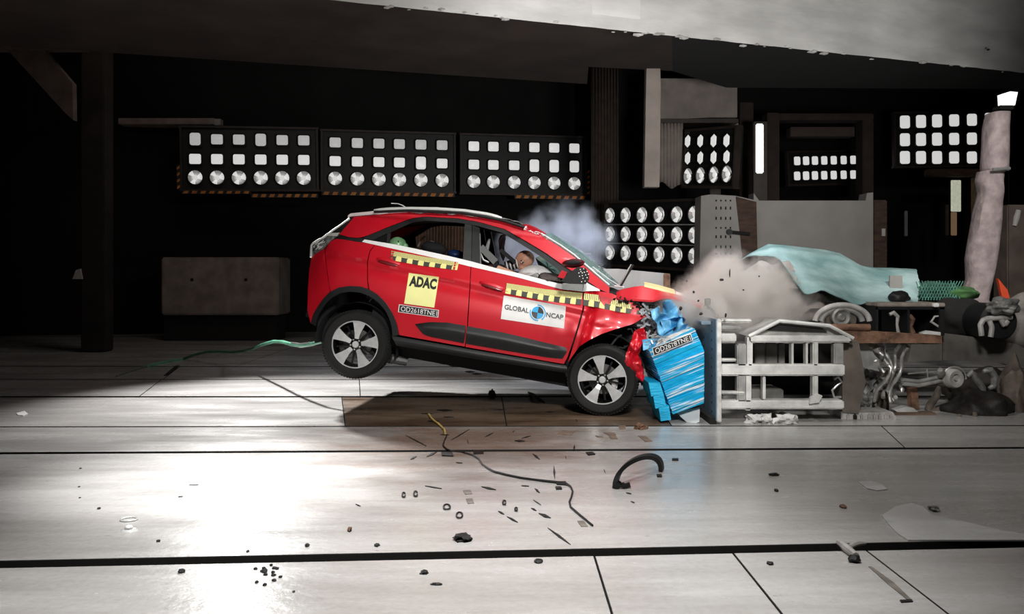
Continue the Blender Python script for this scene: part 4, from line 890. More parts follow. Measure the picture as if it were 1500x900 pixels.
mb = MB(); q = cpy(716, 363, -.2); mb.tube([cpy(717, 350, -.2), cpy(714, 362, -.2), cpy(713, 372, -.2)], [.012, .022, .012], 8); mb.build('belt_guide', sl, car, local=True)
belt = mat('seat_belt_web', (.16, .165, .16), .6, 0, .1)
for p0, p1, wd in (((704, 362), (726, 384), .035), ((733, 366), (754, 384), .02)):
    a = cpy(*p0, -.45); b = cpy(*p1, -.45); n_ = Vector((-(b - a).z, 0, (b - a).x)).normalized() * wd; mb = MB(); mb.prism([a + n_, b + n_, b - n_, a - n_], (0, .01, 0)); mb.build('seat_belt', belt if wd > .03 else dark, car, local=True, smooth=False)
mb = MB(); mb.tube([cpy(704, 372, -.5), cpy(708, 381, -.5), cpy(716, 385, -.5)], .010, 6); mb.build('belt_buckle', sl, car, local=True)
# airbags
bagw = mat('airbag_cloth', (0.78, 0.77, 0.76), .8, 0, .06, 8, .3, 30); bagb = mat('curtain_bag_cloth', (0.60, 0.66, 0.78), .8, 0, .10, 3, .2, 20)
def pillow(name, m, outline, y, th, label=None, seed=0):
    n = len(outline); cx = sum(p[0] for p in outline) / n; cy = sum(p[1] for p in outline) / n; ol = resample(outline + [outline[0]], 32)[:-1]; rows_ = []
    for sgn in (-1, 1):
        for k in range(6):
            t = math.sin(PI / 2 * (k / 5)) if sgn == -1 else math.sin(PI / 2 * ((5 - k) / 5)); dep = math.cos(PI / 2 * (k / 5)) if sgn == -1 else math.cos(PI / 2 * ((5 - k) / 5))
            t = max(t, .02); rows_.append([CP(cx + (p[0] - cx) * t, cy + (p[1] - cy) * t, y=y + sgn * th * dep * (1 + .25 * noise.noise(Vector((p[0] * .1, p[1] * .1, seed))))) for p in ol])
    mb = MB(); L = len(rows_); n = 32; mb.add([q for r in rows_ for q in r], [(i * n + j, i * n + (j + 1) % n, (i + 1) * n + (j + 1) % n, (i + 1) * n + j) for i in range(L - 1) for j in range(n)] + [list(range(n)), list(range((L - 1) * n, L * n))])
    return mb.build(name, m, car, local=True, label=label, auto=80)
cb = pillow('curtain_airbag', bagb, [(730, 352), (733, 344.5), (740, 343.5), (741, 350), (739, 362), (740, 378), (737, 384), (733, 372)], .50, .05, 'pale blue side curtain airbag')
mb = MB(); mb.tube([CP(x, y_, y=.44) for x, y_ in resample([(736, 378), (732.5, 366), (732.5, 352), (736, 345), (744, 344)], 12)], .012, 8); mb.build('bag_seam', mat('seam_cloth', (.7, .62, .56), .7, 0, .1), cb, local=True)
pillow('front_airbag', bagw, [(758, 401), (764, 394), (775, 389.5), (787, 388), (797, 391), (806, 397), (812, 404), (808, 412), (790, 414), (768, 408)], -.42, .16, 'white wrinkled driver airbag', 4)
pillow('passenger_airbag', mat('grey_green_cloth', (.34, .38, .34), .8, 0, .25, 14, .4, 30), [(784, 378), (792, 374), (800, 377), (815, 390), (822, 402), (818, 414), (804, 408), (790, 392)], .0, .14, 'grey-green airbag beneath the windscreen', 8)
mb = MB(); q = cpy(808, 410, -.45); mb.blob(q, (.14, .3, .07), 3, .3, 3); mb.build('dashboard', mat('dash_grey', (.07, .055, .05), .7, 0, .4, 14), car, local=True)
# dummies (each a thing of its own)
def world(px, py, y): return CO + CR @ CP(px, py, y=y)
skinm = mat('dummy_skin', (0.50, 0.25, 0.165), .5, 0, .12, 7, .1, 30); neckb = mat('dummy_neck_rubber', (.02, .02, .02), .5, 0, .1); 
hc = world(769, 381, -.33); e1 = CR @ Vector((1, 0, 0)); e3_ = CR @ Vector((0, 0, 1)); e2_ = CR @ Vector((0, 1, 0))
dm = empty('crash_test_dummy', world(735, 440, -.33), None, 'brown crash test dummy in the driver seat with head pitched into white airbag', 'dummy')
Rh = CR @ Matrix.Rotation(math.radians(50), 3, 'Y')     # head pitched forward
mb = MB(); bm = bmesh.new(); bmesh.ops.create_icosphere(bm, subdivisions=4, radius=1); vs = []
for v in bm.verts:
    x, y, z = v.co; rx = .088 if x > 0 else .100; q = Vector((x * rx, y * .076, z * .105))
    if z < -.2 and x > 0: q.z -= .022 * x; q.y *= 1 - .25 * max(0, x) * min(1, -z)
    if x > .6: q.x += .020 * math.exp(-((z + .10) / .16) ** 2 - (y / .18) ** 2) + .008 * math.exp(-((z + .50) / .10) ** 2 - (y / .35) ** 2) - .010 * math.exp(-((z - .10) / .10) ** 2 - ((abs(y) - .38) / .18) ** 2) - .006 * math.exp(-((z + .40) / .05) ** 2 - (y / .3) ** 2)
    q.y += math.copysign(.012, y) * math.exp(-((x + .05) / .14) ** 2 - ((z + .05) / .24) ** 2) * (abs(y) > .7)
    vs.append(hc + Rh @ q)
bm.verts.index_update(); mb.add(vs, [[v.index for v in f.verts] for f in bm.faces]); bm.free(); hd = mb.build('head', skinm, dm)
for sx, sz in ((-.02, .07), (.03, .085), (-.06, .03)):
    mb = MB(); q = hc + Rh @ Vector((sx, -math.sqrt(max(.0001, 1 - (sx / .09) ** 2 - (sz / .105) ** 2)) * .077, sz)); mb.blob(q, (.006, .006, .006), 1, 0, 1); mb.build('head_bolt', neckb, hd)
mq = hc + Rh @ Vector((.005, -.079, -.03)); mb = MB(); RM = Matrix.Translation(mq) @ CR.to_4x4(); mb.lathe([(.001, 0), (.021, 0), (.021, .008)], 20, RM); tgt = mb.build('target_mark', neckb, hd)
mb = MB(); mb.lathe([(.001, -.003), (.016, -.003), (.016, 0)], 6, RM, False, 0, PI / 2); mb.lathe([(.001, -.003), (.016, -.003), (.016, 0)], 6, RM, False, PI, PI * 1.5); mb.open = True; mb.build('target_quarter', mat('mark_tan', (.55, .4, .3), .5), hd)
n0 = world(760, 386, -.33); n1_ = world(741, 391, -.33); mb = MB(); mb.tube([n0, n0.lerp(n1_, .5), n1_], [.050, .054, .058], 20); nk = mb.build('neck', neckb, dm)
for k in range(4):
    c0 = n0.lerp(n1_, .1 + .25 * k); d_ = (n1_ - n0).normalized(); mb = MB(); mb.tube([c0 - d_ * .006, c0 + d_ * .006], .060, 20); mb.build('neck_ring', mat('neck_ring_white', (.62, .60, .58), .5), nk)
pts = [world(736, 395, -.33), world(727, 404, -.33), world(716, 425, -.33), world(714, 452, -.33)]; mb = MB()
mb.tube([pts[0] + e3_ * .02] + pts, [.05, .12, .16, .15, .14], 20); mb.build('torso', mat('dummy_jacket', (.10, .035, .03), .7, 0, .3, 9), dm)
mb = MB(); sh = world(728, 396, -.52); el = world(760, 408, -.55); ha = world(786, 416, -.45); mb.tube([sh, sh.lerp(el, .5), el, el.lerp(ha, .6), ha], [.055, .052, .045, .040, .032], 14); mb.build('arm', skinm, dm)
mb = MB(); q = world(764, 392.5, -.42); mb.blob(q, (.04, .03, .028), 5, .2, 3); mb.build('chin_pad', skinm, dm)
gd = empty('rear_dummy', world(580, 400, -.1), None, 'green child dummy whose head shows above the rear window edge', 'dummy')
gm = mat('green_dummy_skin', (.20, .42, .20), .4, 0, .15, 9, coat=.3); c_ = world(582, 359, -.35); mb = MB(); mb.blob(c_, (.098, .08, .085), 11, .10, 4, 1.2); hdg = mb.build('head', gm, gd)
mb = MB(); mb.blob(world(593, 362, -.40), (.035, .04, .045), 5, .15, 3); mb.build('ear_piece', gm, hdg)
mb = MB(); mb.blob(c_ + Vector((.02, -.072, .035)), (.009, .008, .009), 5, 0, 2); mb.build('mark', neckb, hdg)
mb = MB(); q0 = world(582, 372, -.35); mb.tube([c_, q0, world(578, 392, -.35), world(577, 412, -.35)], [.05, .06, .10, .10], 16); mb.build('torso', mat('green_jacket', (.05, .09, .05), .7), gd)

# ------------------------------------------------------------------ the deformable barrier and its trolley
foil = mat('blue_foil', (0.0, 0.40, 0.72), .42, 0, .15, 6, .4, 25, stretch=(1, 1, 3), col2=(.01, .50, .84))
foilt = mat('torn_blue_foil', (0.0, 0.46, 0.80), .45, 0, .1, 5, .35, 30, stretch=(0.5, 1, 9), col2=(.80, .88, .92), lo=.50, hi=.60)
_mp = [n for n in foilt.node_tree.nodes if n.type == 'MAPPING'][0]; _mp.vector_type = 'TEXTURE'
_mp.inputs['Scale'].default_value = (2.2, 1, .10); _mp.inputs['Rotation'].default_value = (0, math.radians(-21), 0)
foilc = mat('crumpled_blue_foil', (0.01, 0.24, 0.52), .45, .1, .2, 9, .5, 18, col2=(.20, .52, .78))
plateb = mat('blue_grey_plate', (0.17, 0.235, 0.29), .5, .3, .15, 4, .15, 25)
flake = mat('white_flaking_paint', (.62, .61, .59), .7, 0, .2, 14, .4, 40)
YF = 8.5
bb = empty('honeycomb_barrier_block', P(985, 609, YF), None, 'bright blue torn honeycomb crush block with dark number strip', 'crush block')
Lp = resample([(951, 513), (962, 540), (974, 575), (986, 607.5)], 22); Rp = resample([(1017, 481), (1024, 496), (1031, 512), (1031.5, 550), (1031, 591)], 22)
R0 = random.Random(31)
for k in range(22):
    a, b, c, d = Lp[k], Rp[k], Rp[k + 1], Lp[k + 1]; j = R0.uniform(-.02, .02); mb = MB(); e = .35
    pts = [P(a[0] + R0.uniform(-1, .6), a[1] + e, YF + j), P(b[0] + R0.uniform(-.5, 1), b[1] + e, YF + j), P(c[0], c[1] - e * .2, YF + j + .008), P(d[0], d[1] - e * .2, YF + j + .008)]
    mb.prism(pts, (0, 1.0, .0)); o = mb.build('foil_layer', foilt if k not in (4, 5, 6, 12, 13) else foil, bb, smooth=False)
PB = [(955, 510), (1012, 489), (1015, 499), (958, 522)]
def plane_pt(q, u, v, Y): x, y = in_quad(q, u, v); return P(x, y, Y)
mb = MB(); mb.prism([plane_pt(PB, u, v, YF - .026) for u, v in ((0, 0), (1, 0), (1, 1), (0, 1))], (0, .004, 0)); lb = mb.build('number_strip', white, bb, label='dark number strip with white edge')
mb = MB(); mb.prism([plane_pt(PB, u, v, YF - .029) for u, v in ((.015, .08), (.985, .08), (.985, .92), (.015, .92))], (0, .002, 0)); mb.build('strip_ground', ink, lb)
uv, fs = text_uv('OD2618TNE1'); mb = MB(); mb.open = True; mb.add([plane_pt(PB, .06 + .9 * u, .2 + .62 * v, YF - .032) for u, v in uv], fs); mb.build('lettering', white, lb, smooth=False)
bm_ = empty('blue_bumper_stack', P(968, 617, YF), None, 'bright blue stepped bumper element hanging left of the crush block', 'crush block')
for i, q in enumerate(([(950, 561), (967, 561), (972, 577), (954, 581)], [(957, 581), (972, 577), (976, 595), (960, 599)], [(965, 597), (980, 594.5), (983, 615), (968, 617.5)])):
    mb = MB(); mb.prism([P(x, y, YF - .05) for x, y in q], (0, .5, 0)); mb.build('foil_step', foil, bm_, smooth=False)
def sheet(name, m, corners, Y0, Y1, parent, seed=0, amp=.05, n=10, label=None, fr=6, kind=None, auto=25):
    """crumpled sheet through four pixel corners, leaning from depth Y0 (top) to Y1 (bottom)"""
    rows_ = []
    for j in range(n + 1):
        row = []
        for i in range(n + 1):
            x, y = in_quad(corners, i / n, j / n); Y = Y0 + (Y1 - Y0) * j / n; p = P(x, y, Y); d = noise.noise(p * fr + Vector((seed, 0, 0))) * amp
            row.append(p + Vector((d * .5, d, noise.noise(p * fr + Vector((0, seed, 3))) * amp * .4)))
        rows_.append(row)
    mb = MB(); mb.grid(rows_, (0, .012, 0)); return mb.build(name, m, parent, smooth=True, auto=auto, label=label, kind=kind)
cr = empty('crumpled_foil', P(985, 500, 8.8), None, 'crumpled torn blue foil sheets between the engine bay and the steel plate', 'foil')
sheet('foil_sheet', foilc, [(966, 447), (984, 443), (1003, 470), (975, 490)], 8.75, 8.65, cr, 1, .20, 18, fr=9)
sheet('foil_sheet', foilc, [(955, 452), (972, 449), (984, 494), (968, 492)], 8.7, 8.6, cr, 5, .16, 18, fr=9)
sheet('foil_sheet', foilc, [(984, 452), (994, 456), (1010, 478), (984, 496)], 8.85, 8.65, cr, 9, .18, 18, fr=9)
sheet('foil_flap', foilc, [(940, 499), (966, 497), (958, 510), (941, 515)], 8.6, 8.5, cr, 12, .04)
sheet('foil_lip', flake, [(960, 499), (1000, 484), (1016, 481), (952, 513)], 8.62, 8.48, cr, 15, .06)
mb = MB(); R0 = random.Random(5)
for k in range(24):
    p = P(R0.uniform(950, 990), R0.uniform(492, 506), R0.uniform(8.45, 8.6)); mb.tube([p, p + Vector((R0.uniform(-.08, .08), R0.uniform(-.03, .03), R0.uniform(-.04, .04)))], .006, 4)
mb.build('torn_strips', steel, cr, kind='stuff')
mb = MB(); PX = (1048 - 750) / F * 8.4; mb.prism([(PX, 8.38, .035), (PX, 8.38, .985), (PX, 10.7, .985), (PX, 10.7, .035)], (.02, 0, 0)); 
bp = empty('barrier_plate', (PX, 9.4, 0), None, 'upright blue-grey steel backing plate with white front edge beside the blue block', 'steel plate'); mb.build('plate', plateb, bp, smooth=False)
mb = MB(); mb.box((PX + .030, 8.42, .505), (.040, .10, .96), None, .006); mb.build('white_edge', flake, bp)
mb = MB()
for k in range(11):
    for y_ in (8.55, 8.9, 9.6, 10.1): mb.lathe([(.001, 0), (.012, 0), (.012, .008)], 8, Matrix.Translation((PX - .002, y_, .10 + k * .085)) @ Matrix.Rotation(-PI / 2, 4, 'Z'))
mb.build('bolt_holes', groove, bp, kind='stuff', smooth=False)
mb = MB(); mb.box((PX - .04, 9.6, .94), (.10, 2.0, .03), None, .004); mb.build('top_flange', plateb, bp)
mb = MB(); mb.box((PX - .02, 9.0, .03), (.06, 1.2, .06)); mb.build('plate_foot', groove, bp)
sheet('hanging_flap', mat('pale_plastic_flap', (.50, .52, .52), .4, 0, .1, 5), [(990, 604), (1025, 598), (1025, 618), (1010, 622)], 8.62, 8.5, None, 4, .02, label='pale grey plastic flap hanging below the blue crush block')['category'] = 'flap'
tro = empty('barrier_trolley', P(1145, 605, 8.6), None, 'white welded steel barrier frame with open bays behind the blue-grey plate', 'steel frame')
wst = mat('white_steel_paint', (.60, .595, .57), .5, 0, .22, 6, .25, 30); gst = mat('grey_steel_paint', (.30, .295, .28), .6, .1, .3, 6, .3, 25)
YT = 8.55
for (x0, y0, x1, y1, m_, nm) in ((1056, 468, 1102, 473, wst, 'rail'), (1056, 477, 1086, 484, gst, 'rail'), (1056, 489, 1079, 502, wst, 'rail'), (1056, 526, 1080, 530, wst, 'rail'), (1056, 534, 1238, 551, wst, 'rail'), (1056, 574, 1092, 578, wst, 'rail'),
        (1056, 587, 1237, 600, wst, 'bottom_beam'), (1098, 492, 1247, 502, wst, 'top_beam'), (1095, 493, 1103, 548, wst, 'post'), (1091, 548, 1101, 602, wst, 'post'), (1160, 502, 1163, 535, wst, 'bar'), (1181, 502, 1184, 535, wst, 'bar'),
        (1191, 500, 1199, 590, wst, 'post'), (1118, 551, 1122, 587, wst, 'bar'), (1080, 504, 1094, 590, gst, 'post'), (1222, 502, 1236, 535, gst, 'post')):
    mb = MB(); pxbox(mb, x0, y0, x1, y1, YT + (.012 if nm in ('bar', 'post') else 0), .10 if nm != 'bottom_beam' else .16, .012); mb.build(nm, m_, tro)
for (x0, y0, x1, y1) in ((1060, 489, 1240, 500), (1060, 534, 1240, 548), (1060, 580, 1240, 592)):
    mb = MB(); pxbox(mb, x0, y0, x1, y1, 10.0, .1, .01); mb.build('rear_rail', gst, tro)
for (x0, x1) in ((1107, 1121), (1122, 1139), (1141, 1150)):
    mb = MB(); pxbox(mb, x0, 503, x1, 536, 8.9, .06, .01); mb.build('upright_plank', mat('weathered_grey', (.22, .21, .195), .8, 0, .3, 7, .3), tro)
mb = MB(); pxbox(mb, 1100, 571, 1148, 587, 8.7, .4, .01); mb.build('crate', mat('dim_grey', (.13, .125, .115), .8, 0, .3, 7), tro)
mb = MB(); pxprism(mb, [(1097, 493), (1112, 484), (1142, 471), (1180, 473), (1215, 478), (1250, 496)], 8.62, 1.2); mb.build('hood_cover', gst, tro, smooth=False)
mb = MB(); a = P(1097, 493, 8.56); b = P(1142, 470.5, 8.56); c = P(1215, 477.5, 8.56); d = P(1250, 496, 8.56); mb.tube([a, b, c, d], .018, 8); mb.build('hood_edge', wst, tro)
mb = MB(); pxprism(mb, [(1120, 484), (1143, 475), (1205, 481), (1212, 487)], 8.6, .03); mb.build('hood_vent', groove, tro, smooth=False)
mb = MB(); pxbox(mb, 1058, 504, 1236, 590, 10.2, .04); mb.build('dark_back_sheet', groove, tro)
for i, (x, y, r) in enumerate(((1098, 613, .055), (1147, 612, .055))):
    mb = MB(); q = P(x, y, 8.8); mb.lathe([(.001, -.03), (r * .5, -.04), (r, -.03), (r, .03), (.001, .03)], 20, Matrix.Translation(q)); w_ = mb.build('castor', gst, tro)
for i, (x0, x1, r) in enumerate(((1093, 1118, .05), (1113, 1132, .045), (1136, 1165, .05))):
    mb = MB(); q = P((x0 + x1) / 2, 616, 8.5); mb.blob(q, ((x1 - x0) / 2 / F * 8.5, .10, .055), 40 + i, .8, 3, 2.0); mb.build('bent_bracket', wst, tro)
mb = MB(); pxprism(mb, [(1170, 620), (1198, 616), (1200, 619), (1172, 624)], 8.6, .2); mb.build('ground_strip', gst, tro)
mb = MB(); pts = [P(x, y, 8.7) for x, y in ((1222, 556), (1228, 552), (1233, 560), (1226, 565), (1219, 572), (1222, 582), (1232, 582))]; mb.tube(pts, .012, 8); mb.build('curled_pipe', steel, tro)
mb = MB(); pxprism(mb, [(1188, 583), (1198, 577), (1205, 580), (1200, 590), (1186, 592)], 8.52, .05); mb.build('lug', wst, tro, smooth=False)
# ---- wreckage right of the trolley
dirt = mat('dirty_brown_grey', (.13, .105, .085), .8, .1, .4, 7, .4, 20); dgrey = mat('dull_grey_metal', (.20, .195, .185), .55, .4, .45, 9, .4, 22); sil = mat('dull_silver_pipe', (.45, .44, .42), .38, .6, .3, 9, .2, 30)
bone = mat('pale_cast_metal', (.44, .42, .40), .55, .2, .25, 8, .3, 20)
YW = 9.3
en = empty('wrecked_engine', P(1300, 632, YW), None, 'stripped engine wreck with silver twisted header pipes between rusty beams', 'engine')
mb = MB(); pxprism(mb, [(1234, 500), (1258, 500), (1268, 560), (1258, 606), (1234, 604)], 8.7, .25); mb.build('side_plate', mat('brown_grey_plate', (.15, .125, .105), .7, .2, .25, 4, .2), en, smooth=False)
mb = MB(); pxprism(mb, [(1258, 502), (1285, 502), (1290, 545), (1262, 538)], 9.0, .2); mb.build('torn_plate', gst, en, smooth=False)
for i, pl in enumerate(([(1286, 508), (1297, 528), (1303, 540), (1296, 560), (1284, 580), (1279, 588)], [(1296, 505), (1304, 528), (1305, 548), (1303, 575), (1308, 588)], [(1318, 506), (1312, 530), (1306, 545), (1300, 565), (1292, 582)], [(1330, 508), (1318, 540), (1310, 560), (1303, 590)],
        [(1282, 528), (1292, 545), (1298, 560)], [(1322, 560), (1318, 575), (1310, 582)], [(1276, 506), (1290, 520), (1300, 536)])):
    mb = MB(); pts = [P(x, y, 8.95 + .05 * (i % 3)) for x, y in resample(pl, 10)]; pts = [p + Vector((0, .05 * math.sin(k), 0)) for k, p in enumerate(pts)]; mb.tube(pts, [.016 + .006 * ((i + k) % 3 == 0) for k in range(11)], 10); mb.build('header_pipe', sil, en)
mb = MB(); mb.blob(P(1270, 560, 9.3), (.11, .1, .13), 3, .7, 4, 2.5); mb.blob(P(1266, 590, 9.2), (.10, .1, .10), 9, .7, 4, 2.5); mb.build('cast_housing', dgrey, en)
mb = MB(); mb.blob(P(1293, 590, 9.3), (.06, .1, .12), 13, .6, 3, 2.5); mb.build('lower_casting', dirt, en)
mb = MB(); pxprism(mb, [(1232, 603), (1262, 605), (1308, 604), (1313, 612), (1312, 630), (1255, 628), (1232, 622)], 8.72, .35); fb = mb.build('finned_block', bone, en, smooth=False)
for x in (1244, 1254, 1264, 1275, 1283, 1291, 1299, 1307):
    mb = MB(); pxbox(mb, x - 2.2, 607, x + 2.2, 629, 8.68, .05, .012); mb.build('fin', bone if x != 1254 else groove, fb)
mb = MB(); pxbox(mb, 1270, 604, 1330, 660, 9.6, .1); 
rb = empty('rusty_beam', P(1310, 505, 8.9), None, 'rusty brown steel beam lying across the top of the wrecked engine', 'beam')
mb = MB(); pxprism(mb, [(1238, 487), (1283, 486), (1380, 492), (1380, 503), (1240, 503)], 8.85, .14); mb.build('beam', rust, rb, smooth=False)
mb = MB(); mb.lathe([(.001, -.08), (.035, -.08), (.035, .3), (.001, .3)], 16, Matrix.Translation(P(1262, 480, 8.9)) @ Matrix.Rotation(PI / 2, 4, 'Z')); mb.build('rusty_tube', rust, rb)
mb = MB(); pxbox(mb, 1312, 605, 1372, 615, 8.95, .12, .01); mb.build('lower_rail', mat('brown_rail', (.17, .115, .08), .8, .2, .3, 6, .3), label='brown steel rail low between finned block and dark heap', cat='rail')
# wheel arch with tyre behind the hood
ta = empty('wheel_arch_wreck', P(1235, 490, 9.6), None, 'torn grey wheel arch curled over a hub left of the rusty tube', 'wreckage')
for k, (r, th) in enumerate(((.25, .03), (.19, .03))):
    c_ = P(1234, 472, 9.5); mb = MB(); mb.tube([c_ + Vector((r * 1.15 * math.cos(a), .02 * k, r * .72 * math.sin(a))) for a in [PI * (.02 + .96 * i / 20) for i in range(21)]], th, 10); mb.build('arch_band', gst if k else bone, ta)
mb = MB(); mb.lathe([(.001, -.03), (.03, -.03), (.05, -.01), (.08, -.03), (.10, -.02), (.10, .06)], 26, Matrix.Translation(P(1232, 465, 9.45))); mb.build('hub', dgrey, ta)
mb = MB(); mb.lathe([(.001, .03), (.16, .03), (.17, .08)], 26, Matrix.Translation(P(1234, 468, 9.5))); mb.build('backing_disc', dirt, ta)
# upper black frame
bf = empty('black_rack', P(1335, 490, 9.8), None, 'low black open rack with pale top rail under the green netting', 'rack')
mb = MB(); pxbox(mb, 1286, 444, 1385, 449.5, 9.7, .8, .008); mb.build('top_rail', mat('worn_rail', (.26, .22, .19), .7, .1, .3, 6), bf)
for (x0, y0, x1, y1) in ((1283, 450, 1287, 490), (1376, 450, 1384, 492), (1283, 449, 1384, 454), (1330, 450, 1333, 490)):
    mb = MB(); pxbox(mb, x0, y0, x1, y1, 9.72, .7, .005); mb.build('frame_bar', blackpl, bf)
mb = MB(); pxbox(mb, 1286, 450, 1384, 494, 10.5, .03); mb.build('back_sheet', groove, bf)
mb = MB(); pts = [P(x, y, 9.75) for x, y in ((1303, 461), (1309, 458), (1315, 464), (1314, 476), (1316, 488))]; mb.tube(pts, [.02, .025, .022, .014, .02], 8); mb.build('pale_hook', bone, bf)
mb = MB(); pts = [P(x, y, 9.75) for x, y in ((1332, 462), (1337, 468), (1334, 478), (1337, 488))]; mb.tube(pts, [.025, .03, .022, .03], 8); mb.build('rusty_lever', rust, bf)
mb = MB(); pts = [P(x, y, 9.75) for x, y in ((1364, 472), (1369, 464), (1378, 463), (1382, 474), (1379, 486))]; mb.tube(pts, .012, 8); mb.tube([P(1363, 471, 9.75), P(1377, 480, 9.75)], .012, 8); mb.build('curled_bracket', bone, bf)
mb = MB(); pxprism(mb, [(1352, 488), (1362, 485), (1378, 487), (1378, 492), (1352, 492)], 9.7, .1); mb.build('white_scrap', wst, bf, smooth=False)
mb = MB(); pxbox(mb, 1368, 444.5, 1376, 450, 9.66, .06, .006); mb.build('clip', white, bf)
ch = empty('grey_chute', P(1440, 535, 9.9), None, 'long dull grey steel chute sloping down to the right edge', 'chute')
mb = MB(); pxprism(mb, [(1380, 488), (1420, 493), (1520, 509), (1520, 545), (1470, 533), (1400, 528), (1330, 530), (1335, 505), (1380, 503)], 9.9, .3); mb.build('side_plate', mat('dull_chute_steel', (.155, .145, .13), .65, .3, .3, 3, .25, 14), ch, smooth=False)
mb = MB(); pxbox(mb, 1381, 489, 1383.5, 528, 9.88, .04); mb.build('rib', dirt, ch)
ax = empty('axle_assembly', P(1385, 600, 9.2), None, 'silver suspension arm with round brake hub below the grey chute', 'axle')
for dy, r in ((0, .018), (6, .022)):
    mb = MB(); pts = [P(x, y + dy, 9.2) for x, y in ((1314, 548), (1320, 556), (1345, 559), (1370, 554), (1384, 550))]; mb.tube(pts, r, 10); mb.build('arm', sil, ax)
mb = MB(); pts = [P(x, y, 9.25) for x, y in ((1330, 548), (1350, 546), (1372, 545))]; mb.tube(pts, .008, 6); mb.tube([P(1358, 541, 9.25), P(1359, 554, 9.25)], .008, 6); mb.build('linkage', sil, ax)
Mh = Matrix.Translation(P(1398, 555, 9.15)) @ Matrix.Rotation(.25, 4, 'Z'); mb = MB(); mb.lathe([(.001, -.03), (.018, -.03), (.022, -.01), (.045, -.005), (.05, -.03), (.085, -.035), (.098, -.01), (.098, .06), (.001, .06)], 32, Mh); mb.build('brake_hub', bone, ax)
mb = MB(); mb.tube([P(1398 + 17 * math.cos(a), 553 - 15 * math.sin(a), 9.2) for a in [PI * i / 14 - .2 for i in range(16)]], .010, 8); mb.build('backing_plate', sil, ax)
mb = MB(); mb.blob(P(1378, 546, 9.15), (.045, .04, .05), 5, .3, 3); mb.build('joint', dgrey, ax)
for i, pl in enumerate(([(1417, 552), (1424, 546), (1430, 556), (1440, 570), (1441, 582)], [(1440, 545), (1450, 542), (1457, 552), (1456, 566), (1448, 570)], [(1376, 566), (1372, 580), (1362, 594), (1358, 604), (1380, 600), (1405, 592)])):
    mb = MB(); mb.tube([P(x, y, 9.25) for x, y in resample(pl, 12)], [.02, .03, .035, .038, .038, .038, .038, .038, .036, .034, .03, .025, .02], 10); mb.build('curved_arm', dgrey if i < 2 else dirt, ax)
mb = MB(); pxprism(mb, [(1334, 570), (1344, 568), (1347, 600), (1336, 600)], 9.3, .1); mb.build('rusty_strut', rust, ax, smooth=False)
mb = MB(); pxprism(mb, [(1310, 601), (1328, 596), (1338, 598), (1346, 605), (1318, 606)], 9.0, .1); mb.build('white_scrap', wst, ax, smooth=False)
hp = empty('scrap_heap', P(1430, 655, 9.0), None, 'black and brown heap of engine scrap at the lower right', 'scrap heap')
mb = MB(); mb.blob(P(1432, 612, 9.2), (.36, .35, .27), 2, .35, 4, 2.2); mb.build('dark_mass', mat('oily_black', (.016, .013, .011), .6, 0, .4, 6, .5, 14), hp)
mb = MB(); mb.blob(P(1372, 635, 8.9), (.06, .08, .12), 6, .4, 3, 2); mb.blob(P(1371, 648, 8.85), (.085, .09, .035), 8, .4, 3, 2); mb.build('grey_boot', dgrey, hp)
for x, y in ((1405, 625), (1428, 622)):
    mb = MB(); mb.tube([P(x, y - 18, 8.88), P(x + 1, y, 8.86), P(x - 1, y + 22, 8.88)], [.02, .028, .022], 10); mb.build('hanging_pipe', dirt, hp)
mb = MB(); mb.blob(P(1488, 590, 9.3), (.16, .2, .42), 4, .4, 4, 2); mb.build('brown_lump', dirt, hp)
mb = MB(); mb.blob(P(1440, 570, 9.8), (.42, .2, .22), 14, .35, 4, 2); mb.build('dark_back_mass', mat('oily_brown', (.03, .024, .019), .7, 0, .4, 5, .5, 12), hp)
dd = empty('black_drum', P(1462, 500, 9.5), None, 'black drum-like casing with pale forks at the foot of the pink column', 'casing')
mb = MB(); mb.lathe([(.001, -.06), (.17, -.06), (.20, -.02), (.20, .35)], 36, Matrix.Translation(P(1461, 472, 9.6))); mb.build('casing', blackpl, dd)
for pl in ([(1438, 492), (1436, 476), (1441, 468), (1447, 468)], [(1449, 470), (1453, 480), (1451, 494)], [(1445, 467), (1465, 466), (1482, 465)], [(1466, 468), (1471, 477), (1476, 470)]):
    mb = MB(); mb.tube([P(x, y, 9.5) for x, y in resample(pl, 8)], .028, 10); mb.build('fork', bone, dd)
mb = MB(); mb.blob(P(1470, 450, 9.5), (.16, .15, .09), 7, .5, 4, 2); mb.build('top_casting', dgrey, dd)
mb = MB(); pxprism(mb, [(1462, 408), (1476, 425), (1480, 440), (1470, 445)], 10.5, .05); mb.build('red_tag', mat('red_orange_plastic', (.55, .06, .02), .5, 0, .1), label='small red-orange scrap behind the foot of the pink column', cat='scrap')
mb = MB(); mb.blob(P(1405, 466, 10.2), (.30, .25, .22), 21, .3, 4, 1.6); mb.build('black_cover', mat('black_cloth', (.010, .009, .008), .9, 0, .3, 5, .4, 10), label='black covered mass right of the low rack', cat='cover')
rs = mat('grey_ground_rubble', (.17, .155, .14), .85, 0, .3, 5, .4, 12)
mb = MB(); mb.blob(P(1500, 480, 10.2), (.32, .4, .35), 31, .3, 4, 1.6); mb.build('grey_rubble', rs, label='grey rubble mound cut by the right edge', cat='rubble')
